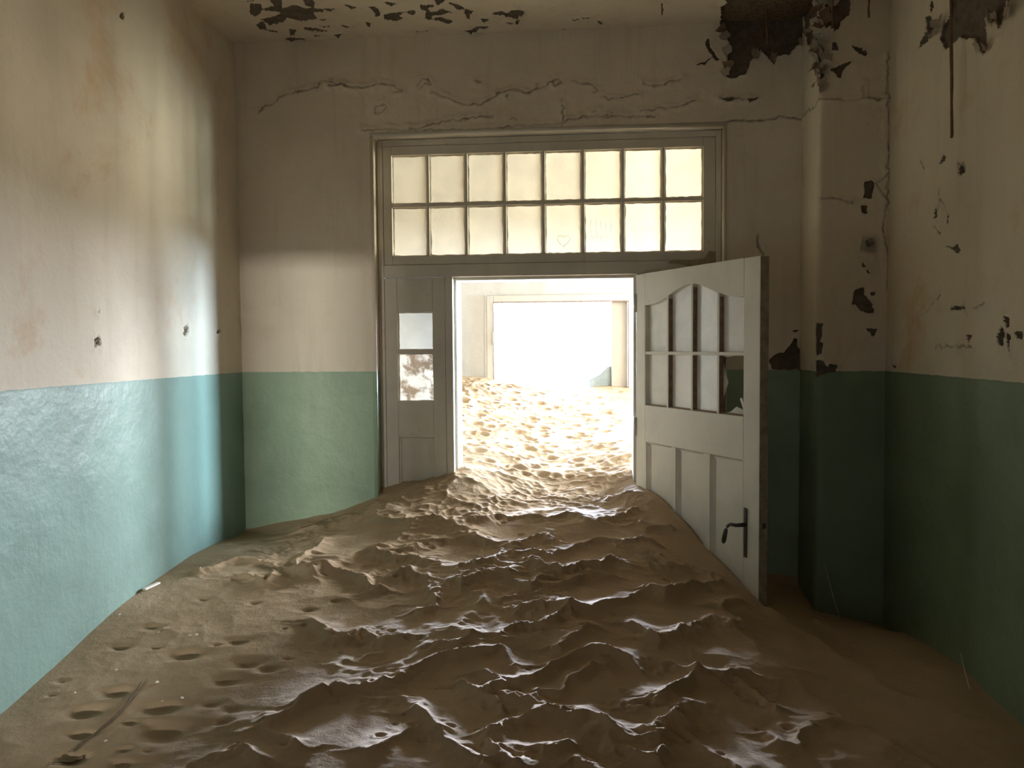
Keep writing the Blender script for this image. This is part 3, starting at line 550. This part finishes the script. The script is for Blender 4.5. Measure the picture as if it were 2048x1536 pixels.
# grime / bare wood patch at the lower right corner of the transom
MB().prism([(.60,2.088),(.66,2.079),(.72,2.062),(.80,2.058),(.828,2.075),(.828,2.135),(.80,2.14),(.775,2.105),(.70,2.099),(.63,2.102)], -.0045, .001).build('bare_wood_patch', M_edge, t)

# narrow side lights
def sidelight(nm, x0, x1, p0, p1, label):
    w = empty(nm, (0, FY, 0)); tag(w, label, 'window', kind='structure')
    y0, y1 = .003, .05
    g0, g1, r0, r1, lo = 1.418, 1.8645, 1.658, 1.676, 1.237
    part('stile', (x0, y0, .2), (p0, y1, ZO-.001), parent=w); part('stile', (p1, y0, .2), (x1, y1, ZO-.001), parent=w)
    part('rail', (p0, y0, g1), (p1, y1, ZO-.001), parent=w); part('rail', (p0, y0+.001, r0), (p1, y1, r1), parent=w)
    part('rail', (p0, y0, lo), (p1, y1, g0), parent=w)
    part('panel', (p0, y0+.014, .2), (p1, y1-.01, lo), parent=w, bev=0)
    part('panel_moulding', (p0+.001, y0+.004, .2), (p0+.010, y0+.015, lo-.001), parent=w, bev=.003)
    part('panel_moulding', (p0+.010, y0+.006, lo-.009), (p1, y0+.015, lo-.001), parent=w, bev=.003)
    for a, b, sd_ in ((g0, r0, 3), (r1, g1, 4)):
        g = part('glass_pane', (p0, .028, a), (p1, .031, b), M_dirty2 if a == g0 else M_dirty, w, 0); putty(p0, p1, a, b, .0275, g, .005, sd_+int(x0*10))
    return w
sidelight('window_2', -.793, -.488, -.731, -.552, 'narrow side window left of the doorway with two sandy panes')
sidelight('window_3', .488, .828, .553, .732, 'narrow side window hidden behind the open door leaf')

# ---------------------------------------------------------------- the open door leaf. local x along the leaf from the hinge, local y through it (y=0 is the face we see)
dr = empty('door_1', (HX, HY, 0), -(math.pi/2-ANG))
tag(dr, 'open off-white half-glazed door with arched panes, buried in sand', 'door', kind='structure')
TH = .042
A0, A1, B0, M0, M1, LO = .081, .806, 1.404, 1.6465, 1.6605, 1.228
def arch(x):
    u = (x-(A0+A1)/2)/((A1-A0)/2)
    return 1.877+.076*(.5+.5*math.cos(math.pi*u)) + .004*math.cos(2*math.pi*u)
part('stile', (0, 0, .02), (A0, TH, ZO-.003), M_door, dr); part('stile', (A1, 0, .02), (LW, TH, ZO-.003), M_door, dr)
N = 28
pts = [(A0+(A1-A0)*k/N, arch(A0+(A1-A0)*k/N)) for k in range(N+1)] + [(A1, ZO-.003), (A0, ZO-.003)]
MB().prism(pts, 0, TH).build('top_rail', M_door, dr)
part('lock_rail', (A0, 0, LO), (A1, TH, B0), M_door, dr)
part('bottom_rail', (A0, 0, .02), (A1, TH, .25), M_door, dr)
bars = [(.259,.287), (.445,.475), (.626,.659)]
bars = [(.262,.276), (.449,.463), (.634,.648)]
for a, b in bars:
    part('glazing_bar', (a, .001, B0), (b, TH-.001, arch((a+b)/2)+.001), M_door, dr, .0015)
part('glazing_bar', (A0, .002, M0), (A1, TH-.002, M1), M_door, dr, .0015)
# dark wooden linings of the reveals of the bars
for a, b in bars:
    for zz0, zz1 in ((B0, M0), (M1, arch(b)-.012)):
        part('worn_edge', (b, .004, zz0+.002), (b+.0012, TH-.006, zz1-.002), M_bare, dr, 0)
ed = [A0] + [v for ab in bars for v in ab] + [A1]
for k in range(4):
    x0, x1 = ed[2*k], ed[2*k+1]
    # upper pane follows the arch
    pp = [(x0, M1), (x1, M1)] + [(x1-(x1-x0)*j/6, arch(x1-(x1-x0)*j/6)-.001) for j in range(7)]
    MB().prism(pp, .024, .027).build('glass_pane', M_doorpane, dr)
    if k < 3: part('glass_pane', (x0, .024, B0), (x1, .027, M0), M_doorpane, dr, 0)
    part('putty', (x0, .006, B0+.0), (x1, .024, B0+.005), M_bare, dr, 0)
# shards left in the broken pane
x0, x1 = ed[6], ed[7]
for pl, nm in (([(x0,B0),(x0+.10,B0+.002),(x1,B0+.003),(x1-.012,B0+.020),(x0+.085,B0+.034),(x0+.05,B0+.012)], 'glass_shard'),
               ([(x1-.002,B0+.004),(x1-.020,B0+.005),(x1-.052,B0+.068),(x1-.040,B0+.072)], 'glass_shard'),
               ([(x0,B0+.07),(x0+.010,B0+.09),(x0+.032,B0+.13),(x0+.012,B0+.17),(x0,B0+.2)], 'glass_shard'),
               ([(x0,M0),(x0+.07,M0),(x0+.03,M0-.008),(x0,M0-.004)], 'glass_shard')):
    MB().prism(pl, .024, .027).build(nm, M_door, dr)
# lower panels with a moulded edge
for a, b in ((.09,.303), (.336,.547), (.589,.80)):
    part('panel', (a+.028, .013, .25), (b, TH-.013, LO-.0), M_door, dr, 0)
    MB().prism([(a, .25), (a, LO), (a+.008, LO-.001), (a+.008, .25)], .0, .004).build('panel_moulding', M_door, dr) if False else None
    # sloping field margin on the hinge side and the top
    bm = bmesh.new()
    def q4(c): return bm.faces.new([bm.verts.new(v) for v in c])
    q4([(a,.001,.25),(a+.010,.012,.25),(a+.010,.012,LO-.008),(a,.001,LO)])
    q4([(a+.010,.012,.25),(a+.016,.006,.25),(a+.016,.006,LO-.012),(a+.010,.012,LO-.008)])
    q4([(a+.016,.006,.25),(a+.028,.016,.25),(a+.028,.016,LO-.018),(a+.016,.006,LO-.012)])
    q4([(a,.001,LO),(a+.010,.012,LO-.008),(b-.004,.012,LO-.008),(b,.001,LO)])
    q4([(a+.010,.012,LO-.008),(a+.028,.0135,LO-.018),(b-.004,.0135,LO-.018),(b-.004,.012,LO-.008)])
    bmesh.ops.recalc_face_normals(bm, faces=bm.faces)
    me = bpy.data.meshes.new('panel_moulding'); bm.to_mesh(me); bm.free(); link('panel_moulding', me, M_door, dr)
for a, b in ((A0,.09), (.303,.336), (.547,.589), (.80,A1)):
    part('muntin', (a, 0, .25), (b, TH, LO), M_door, dr, 0)
part('lock_edge', (LW, .001, .03), (LW+.0015, TH-.001, ZO-.005), M_edge, dr, 0)
hb = part('latch_bolt', (LW, .014, .972), (LW+.009, .028, .992), M_iron, dr, .002)
pl = MB().box((.8165, -.006, .842), (.8355, 0, 1.042), .003).build('handle_plate', M_iron, dr)
hd = MB().tube([(.826,-.004,.974),(.826,-.030,.974),(.822,-.046,.974),(.808,-.052,.975),(.79,-.052,.973),(.775,-.052,.962),(.766,-.052,.945),(.760,-.052,.925),(.754,-.052,.902),(.751,-.052,.889)],
     .008, 10, [.009,.008,.0075,.007,.007,.0075,.0085,.0095,.010,.006]).build('door_handle', M_iron, pl, True)
for z in (1.25, 1.85):
    MB().tube([(-.004,-.004,z),(-.004,-.004,z+.09)], .008, 10).build('hinge', M_door, dr, True)

# ---------------------------------------------------------------- rooms beyond
FYW, FYW2 = 2.4, 2.62
OX0, OX1, OZ = -.512, .523, 2.03
tag(MB().box((-3,FYW,0),(OX0-.05,FYW2,ZP)).box((OX1+.05,FYW,0),(1.7,FYW2,ZP)).box((1.7,FYW,0),(4.2,FYW2,1.4)).box((1.7,FYW,3.0),(4.2,FYW2,ZP)).box((2.6,FYW,1.4),(2.9,FYW2,3.0)).box((3.8,FYW,1.4),(4.2,FYW2,3.0)).box((2.9,FYW,2.7),(3.8,FYW2,3.0)).box((OX0-.05,FYW,OZ+.05),(OX1+.05,FYW2,ZP)).build('wall_far', M_far),
    'pale sunlit wall with a second doorway seen through the opening', 'wall', kind='structure')
f = empty('trim_5', (0, FYW, 0)); tag(f, 'worn cream frame of the far doorway', 'door frame', kind='structure')
part('post', (OX0-.052,-.018,1.0), (OX0,.12,OZ+.052), M_farframe, f, .004); part('post', (OX1,-.018,1.0), (OX1+.052,.12,OZ+.052), M_farframe, f, .004)
part('head', (OX0,-.018,OZ), (OX1,.12,OZ+.052), M_farframe, f, .004)
part('plaster_edge', (OX0-.068,-.008,1.0), (OX0-.052,.1,OZ+.056), M_chip, f, .004)
part('rebate_strip', (OX0-.001,-.020,1.2), (OX0+.004,.11,OZ-.001), M_bare, f, 0)
part('rebate_strip', (OX0+.004,-.020,OZ-.007), (OX1-.005,.11,OZ-.0005), M_bare, f, 0)
part('rebate_strip', (OX1-.004,-.020,1.2), (OX1-.0005,.11,OZ-.001), M_bare, f, 0)
part('hinge', (OX0-.008,-.026,1.70), (OX0+.012,-.016,1.80), M_farframe, f, .003)
# narrow fixed leaf on the right of the far doorway
tag(part('door_2', (OX1-.128, .03+FYW, 1.0), (OX1-.006, .07+FYW, OZ-.007), M_farframe, None, .004), 'narrow pale fixed leaf at the right of the far doorway', 'door', kind='structure')
tag(MB().box((-3.25,.25,0),(-3,7,ZP)).build('wall_corridor_left', M_far), 'closed end wall of the passage', 'wall', kind='structure')
tag(MB().box((4.2,.0,0),(4.45,1.6,ZP)).box((4.2,2.38,0),(4.45,2.62,ZP)).box((4.2,1.6,0),(4.45,2.38,1.4)).box((4.2,1.6,2.6),(4.45,2.38,ZP))
    .build('wall_corridor_right', M_far), 'right end wall of the passage with a window opening', 'wall', kind='structure')
tag(MB().box((3,2.62,0),(3.25,7,ZP)).build('wall_far_right', M_far), 'right side wall of the far room', 'wall', kind='structure')
tag(MB().box((-3.2,7,0),(-1.5,7.2,ZP)).box((1.5,7,0),(3.2,7.2,ZP)).box((-1.5,7,0),(1.5,7.2,1.38)).box((-1.5,7,3.1),(1.5,7.2,ZP)).build('wall_far_room', M_far), 'end wall of the far room with a wide opening to the bright sky', 'wall', kind='structure')

tag(MB().box((-3.2,-5.6,-.1),(4.4,7.2,0)).build('floor', M_core), 'floor slab buried under the sand', 'floor', kind='structure')
# added stand-in for the piece of dado in shade beyond the far doorway
tag(MB().prism([(0,-.2),(.2,-.2),(.2,.150),(.15,.135),(.08,.075),(0,.035)], 0, .018).build('shaded_dado', M_shaded_dado), 'blue-grey stand-in for a shaded piece of dado in the far doorway', 'shaded_dado')
bo = bpy.data.objects['shaded_dado']

# ---------------------------------------------------------------- sand
def leaf_side(x, y):
    # >0: hidden (right) side of the open leaf; along = distance from the hinge
    dx, dy = x - HX, y - HY
    return dx*math.cos(ANG) + dy*math.sin(ANG), dx*math.sin(ANG) - dy*math.cos(ANG)
SAND_L = [(-1.5,-1.75,.625),(-1.5,-1.44,.687),(-1.5,-1.15,.752),(-1.5,-.79,.782),(-1.5,-.58,.8),(-1.5,-.34,.797),(-1.5,0,.762),
 (-1.22,0,.845),(-.99,0,.91),(-.82,0,.985),(-.73,.09,1.022),(-.485,.09,1.074),(-.44,.09,1.09),(0,.09,.975),(.3,.09,.985),(.44,.09,1.04),
 (.57,-.132,1.01),(.6,-.185,.962),(.68,-.337,.904),(.706,-.385,.845),(.748,-.462,.832),(.826,-.606,.761),(.883,-.713,.713),
 (0,-.5,.895),(-.7,-.6,.86),(.35,-.6,.88),(0,-1.2,.785),(-.8,-1.3,.74),(.6,-1.2,.735),(0,-2,.675),(-.9,-2,.63),(.9,-2,.60),(1.0,-1.1,.64),(1.2,-.9,.57),
 (1.5,-.6,.52),(1.5,-.8,.56),(1.5,-1.09,.585),(1.5,-1.23,.56),(1.5,-1.45,.56),(1.5,-2,.53),(-1.5,-2.4,.56),(0,-3,.5),(1.5,-3,.42),(-1.5,-3.2,.45),(0,-4.4,.25),(1.5,-4.4,.2),(-1.5,-4.6,.2),
 (0,-6,.05),(1.5,-6,.05),(-1.5,-6,.05),
 (-1.4,.6,1.3),(-.5,.4,1.11),(0,.5,1.03),(.5,.5,1.10),(1.3,.6,1.25),(0,1.2,1.17),(-.7,1.2,1.27),(.7,1.2,1.19),(-1.6,1.5,1.45),(1.8,1.5,1.3),
 (-.8,2.4,1.46),(-.55,2.4,1.42),(0,2.4,1.355),(.45,2.4,1.375),(.6,2.4,1.35),(1.4,2.4,1.34),(-.5,3,1.42),(0,3.2,1.37),(.5,3,1.38),(0,5,1.3),(-2.5,5,1.3),(2.5,5,1.3),(-2.6,1.5,1.55),(2.6,1.5,1.35),(0,7,1.3)]
SAND_R = [(1.25,-.277,.508),(1.44,-.277,.463),(1.5,-.277,.45),(1.21,0,.575),(.9,0,.62),(.6,0,.7),(.87,-.3,.62),(.9,-.6,.66),(.93,-.72,.69),(1.2,-.6,.56),
 (1.5,-.6,.52),(1.5,-.8,.56),(1.5,-1.09,.585),(1.2,-.9,.57),(1.0,-1.1,.63),(.9,-1.6,.57),(1.5,-1.6,.52)]
def rbf(P):
    P = np.array(P, float); r = np.hypot(P[:,None,0]-P[None,:,0], P[:,None,1]-P[None,:,1])
    n = len(P); A = np.zeros((n+3, n+3)); A[:n,:n] = r + np.eye(n)*.0  # linear kernel
    A[:n,n] = 1; A[:n,n+1:] = P[:,:2]; A[n,:n] = 1; A[n+1:,:n] = P[:,:2].T
    c = np.linalg.solve(A, np.r_[P[:,2], 0, 0, 0])
    def f(x, y):
        o = c[n] + c[n+1]*x + c[n+2]*y
        for k in range(n): o = o + c[k]*np.sqrt((x-P[k,0])**2 + (y-P[k,1])**2 + .0036)
        return o
    return f
FL, FR = rbf(SAND_L), rbf(SAND_R)
def sstep(a, b, x):
    t = np.clip((x-a)/(b-a), 0, 1); return t*t*(3-2*t)
def sand_base(x, y):
    side, along = leaf_side(x, y)
    w = sstep(.0, .04, side) * (1 - sstep(.9, 1.35, along)) * (1 - sstep(-.02, .08, y-.0))
    w = w * sstep(-.3, 0, along)
    return FL(x, y)*(1-w) + FR(x, y)*w

xs = np.unique(np.round(np.concatenate([lines((-3,-1.56,.04)), lines((-1.56,1.56,.0043)), lines((1.56,4.2,.04))]), 5))
ys = np.unique(np.round(np.concatenate([lines((-5.6,-2.3,.04)), lines((-2.3,.3,.0043)), lines((.3,2.75,.0075)), lines((2.75,7,.05))]), 5))
X, Y = np.meshgrid(xs, ys)
B = sand_base(X, Y)
def seg_signed(x, y, P):
    d = np.full(x.shape, 9.); up = np.zeros(x.shape)
    for (ax, ay), (bx, by) in zip(P, P[1:]):
        vx, vy = bx-ax, by-ay; L = vx*vx+vy*vy+1e-12
        t = np.clip(((x-ax)*vx+(y-ay)*vy)/L, 0, 1)
        q = (x-ax-t*vx)**2 + (y-ay-t*vy)**2
        u = y-ay-t*vy; s = q < d; d[s] = q[s]; up[s] = u[s]
    return np.sqrt(d), up
# footprints: trodden bowls with sharp rims, finer cells on the rims, dents, hand-placed crests
wx = X + .08*fbm(X*3.0, Y*3.0, 201, 3) + .02*fbm(X*11, Y*11, 203, 2); wy = Y + .08*fbm(X*3.0, Y*3.0, 221, 3) + .02*fbm(X*11, Y*11, 223, 2)
tread = (.15+.85*sstep(0, .4, X + 1.4 - np.clip(-.5-Y, 0, 3)*.62)) * (1-sstep(1.0, 1.4, X)*.8) * (1-sstep(.15,.4,Y)*.45)
a1, a2 = worley(wx*3.6+.3, wy*4.6, 301)
b1, b2 = worley(wx*9.0, wy*12+.4, 311)
c1, c2 = worley(wx*26, wy*34, 321)
rim = np.exp(-(np.sqrt(a2)-np.sqrt(a1))/.13)
area_m = sstep(.0, .35, fbm(X*2.6, Y*2.6, 231, 3)) * (.5+.5*sstep(-1.6, -.2, Y)) + .5*sstep(-.45,.1,Y)
area_m = np.clip(area_m, 0, 1)
Rl = .016*fbm(X*1.7, Y*1.7, 205, 3)
Rl += tread*.030*np.minimum(a1, .9)**.9
Rl += tread*.016*np.minimum(b1, .8)*area_m + .004*np.minimum(b1, .8)
small = np.clip(rim*.9*area_m**.5+.8*area_m, 0, 1)
Rl += tread*.015*np.minimum(c1, .6)*small
Rl += .0035*fbm(X*13, Y*13, 207, 3)
nearr = np.zeros(X.shape)
for P_ in D['ridge']:
    m = near(X, Y, P_, .14)
    if not m.any(): continue
    jx = X[m] + .022*fbm(X[m]*16, Y[m]*16, 241, 4); jy = Y[m] + .022*fbm(X[m]*16, Y[m]*16, 251, 4)
    d, up = seg_signed(jx, jy, P_)
    k = .8 + .7*noise(X[m]*8, Y[m]*8, 261)
    nearr[m] = np.maximum(nearr[m], np.exp(-(d/.055)**2))
    # gentle on the doorway side, crisp drop on the near side
    Rl[m] += .028*k*np.where(up > 0, np.exp(-d/.037), np.exp(-d/.013))
patch = sstep(-.15, .2, noise(X*5.5, Y*5.5, 401))
Rl += .014*np.minimum(c1, .55)*nearr*(.25+.75*patch)
e1, e2 = worley(wx*15+.2, wy*20, 331)
Rl += .008*np.minimum(e1, .6)*tread*np.clip(nearr*.8+.5*sstep(.05,.35,fbm(X*3.4,Y*3.4,431,2)), 0, 1)
for x_, y_, w_ in D['dent']:
    sx_ = w_*.0011; sy_ = sx_*.55; m = (abs(X-x_) < .15) & (abs(Y-y_) < .15)
    dx_, dy_ = (X[m]-x_)/sx_, (Y[m]-y_)/sy_
    Rl[m] -= sx_*.42*np.exp(-(dx_**2+np.where(dy_ > 0, dy_*1.6, dy_*.7)**2))
    Rl[m] += sx_*.10*np.exp(-(dx_**2+(dy_+2.2)**2))
rs = np.random.RandomState(3)
for k in range(620):
    # many small prints: in the passage and in clusters on the slope
    if k < 420:
        x_ = rs.uniform(-.9, .8); y_ = rs.uniform(.25, 2.3); s_ = rs.uniform(.012, .034)
        if rs.rand() < sstep(0.0, .7, x_)*.7: continue
    else:
        L_ = D['ridge'][rs.randint(len(D['ridge']))]; q_ = L_[rs.randint(len(L_))]
        x_ = q_[0]+rs.normal(0,.05); y_ = q_[1]+rs.normal(0,.03); s_ = rs.uniform(.007, .015)
    m = (abs(X-x_) < .13) & (abs(Y-y_) < .13)
    dx_, dy_ = (X[m]-x_)/s_, (Y[m]-y_)/(s_*.8)
    r2_ = dx_**2+dy_**2
    Rl[m] += s_*(-.6*np.exp(-r2_) + .2*np.exp(-(np.sqrt(r2_)-1.6)**2/.25))
# settle against walls and the leaf so contact lines stay where they are
edge = np.minimum(np.minimum(X-XL, XR-X), np.where(Y < 0, -Y, 9))
edge = np.where((Y < .25) & (X > XA) & (X < XB), np.minimum(X-XL, XR-X), edge)
edge = np.where(Y > .25, .3, edge)
sd_l, al_l = leaf_side(X, Y)
edge = np.minimum(edge, np.where((al_l > -.1) & (al_l < .95), abs(sd_l), 9))
Rl = Rl*(.25+.75*sstep(0, .12, edge)) - .03*tread*(1-sstep(.0, .6, Y))
Rl = Rl*(1-.5*sstep(.5,.9,Y)*sstep(-.5,.2,X))

H = B + Rl
cxm = (X[:-1,:-1]+X[1:,1:])/2; cym = (Y[:-1,:-1]+Y[1:,1:])/2
keep = (cym > .1) | ((abs(cxm) < 1.53) & ((cym < .06) | ((cxm > XA-.02) & (cxm < XB+.02))))
keep &= ~((cym > .06) & (cym < .27) & ((cxm < XA-.02) | (cxm > XB+.02)))
keep &= ~((cym > FYW+.03) & (cym < FYW2-.03) & ((cxm < OX0-.07) | (cxm > OX1+.07)))
keep &= ~((cxm > 3) & (cym > 2.5))
keep &= ~((cxm > XP+.05) & (cym < .06) & (cym > YP+.06))
me = grid_mesh('sand', X, Y, H, keep)
sand = tag(link('sand', me, M_sand), 'wind-blown sand drift with footprints filling the room and doorway', 'sand', kind='stuff')
def sz(x, y):
    j = int(np.argmin(abs(xs-x))); i = int(np.argmin(abs(ys-y))); return float(H[i, j])

# ---------------------------------------------------------------- small things
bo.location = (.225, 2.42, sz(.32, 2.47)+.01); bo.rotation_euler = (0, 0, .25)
def lay(P, lift=.004, sub=6):
    out = []
    for (a, b), (c, d) in zip(P, P[1:]):
        for k in range(sub):
            x = a+(c-a)*k/sub; y = b+(d-b)*k/sub; out.append((x, y))
    out.append(tuple(P[-1]))
    H_ = [sz(*p) for p in out]
    H_ = [max(H_[max(0,i-1):i+2]) for i in range(len(H_))]
    return [(x, y, z+lift) for (x, y), z in zip(out, H_)]
def strand(name, pts, r, mat, label, cat, group=None):
    return tag(MB().tube(pts, r, 6, [r*random.uniform(.7,1.2) for _ in pts]).build(name, mat, None, True), label, cat, group)
strand('twig', lay(D['twig1']), .0035, M_twig, 'long thin dry twig lying on the sand at the lower left', 'twig')
strand('twig', lay(D['twig2']), .0032, M_twig, 'short thin twig at the bottom left corner of the sand', 'twig')
strand('dry_stalk', [(1.30,-.40,.45),(1.27,-.33,.60),(1.255,-.30,.68),(1.248,-.285,.72)], .0022, M_putty, 'thin pale stalk leaning on the dark pilaster', 'stalk')
strand('dry_stalk', [(1.44,-1.28,.52),(1.46,-1.15,.60),(1.475,-1.08,.64)], .0022, M_putty, 'thin stalk at the foot of the right wall', 'stalk')
def ray_right(u0, z0, z1, x, wob=.004):
    return [(x+random.uniform(-wob,wob), u0+random.uniform(-wob,wob), z0+(z1-z0)*k/14) for k in range(15)]
ya = D['strand'][0][0]
strand('hanging_strand', [(XR-.035+.0*k, D['strand'][0][0]+(D['strand'][1][0]-D['strand'][0][0])*k/14+random.uniform(-.002,.002), ZC-.0+(D['strand'][1][1]-ZC)*k/14) for k in range(15)]+[(XR-.035, D['strand'][1][0]+.002, D['strand'][1][1]-.012)],
    .0052, M_strand, 'long rust-brown strand hanging from the ceiling down the right wall', 'strand')
for (x, y, z1, lb) in ((1.24, -.34, 3.0, 'short brown strand hanging in front of the pilaster top'), (1.02, -.12, 3.02, 'brown strand hanging across the dark hole in the plaster'),
                  (1.38, -.36, 3.03, 'brown strand hanging near the corner of the right wall'), (.545, -.25, 3.12, 'stub of brown strand hanging from the ceiling above the transom')):
    strand('hanging_strand', [(x+random.uniform(-.002,.002), y, ZC+.01+(z1-ZC)*k/8) for k in range(9)], .0045, M_strand, lb, 'strand')
x_, y_ = D['strip'][0]
st = part('plaster_strip', (-.045,-.008,-.004), (.045,.008,.004), M_chip, None, .002); st.location = ((D['strip'][0][0]+D['strip'][1][0])/2, (D['strip'][0][1]+D['strip'][1][1])/2, sz(*D['strip'][0])+.008)
st.rotation_euler = (0, 0, math.atan2(D['strip'][1][1]-D['strip'][0][1], D['strip'][1][0]-D['strip'][0][0]))
tag(st, 'pale strip of broken plaster lying against the left wall', 'plaster piece')

rnd = random.Random(5)
for i, (x, y) in enumerate(D['chips']):
    s_ = rnd.uniform(.004, .008)*(1.8 if i in (3,) else 1)
    n = 6; z = sz(x, y)+.003
    o = MB().prism([(math.cos(2*math.pi*k/n)*s_*rnd.uniform(.5,1.2), math.sin(2*math.pi*k/n)*s_*rnd.uniform(.4,.9)) for k in range(n)], 0, .0015).build('paint_chip', M_chip)
    o.location = (x, y, z); o.rotation_euler = (math.pi/2+rnd.uniform(-.5,.5), 0, rnd.uniform(0,3))
    if i == 3: tag(o, 'largest white curl of paint lying in a sand hollow at the left', 'paint chip', 'white paint chips on the left sand')
    else: tag(o, 'tiny white paint chip scattered on the sand at the left', 'paint chip', 'white paint chips on the left sand')
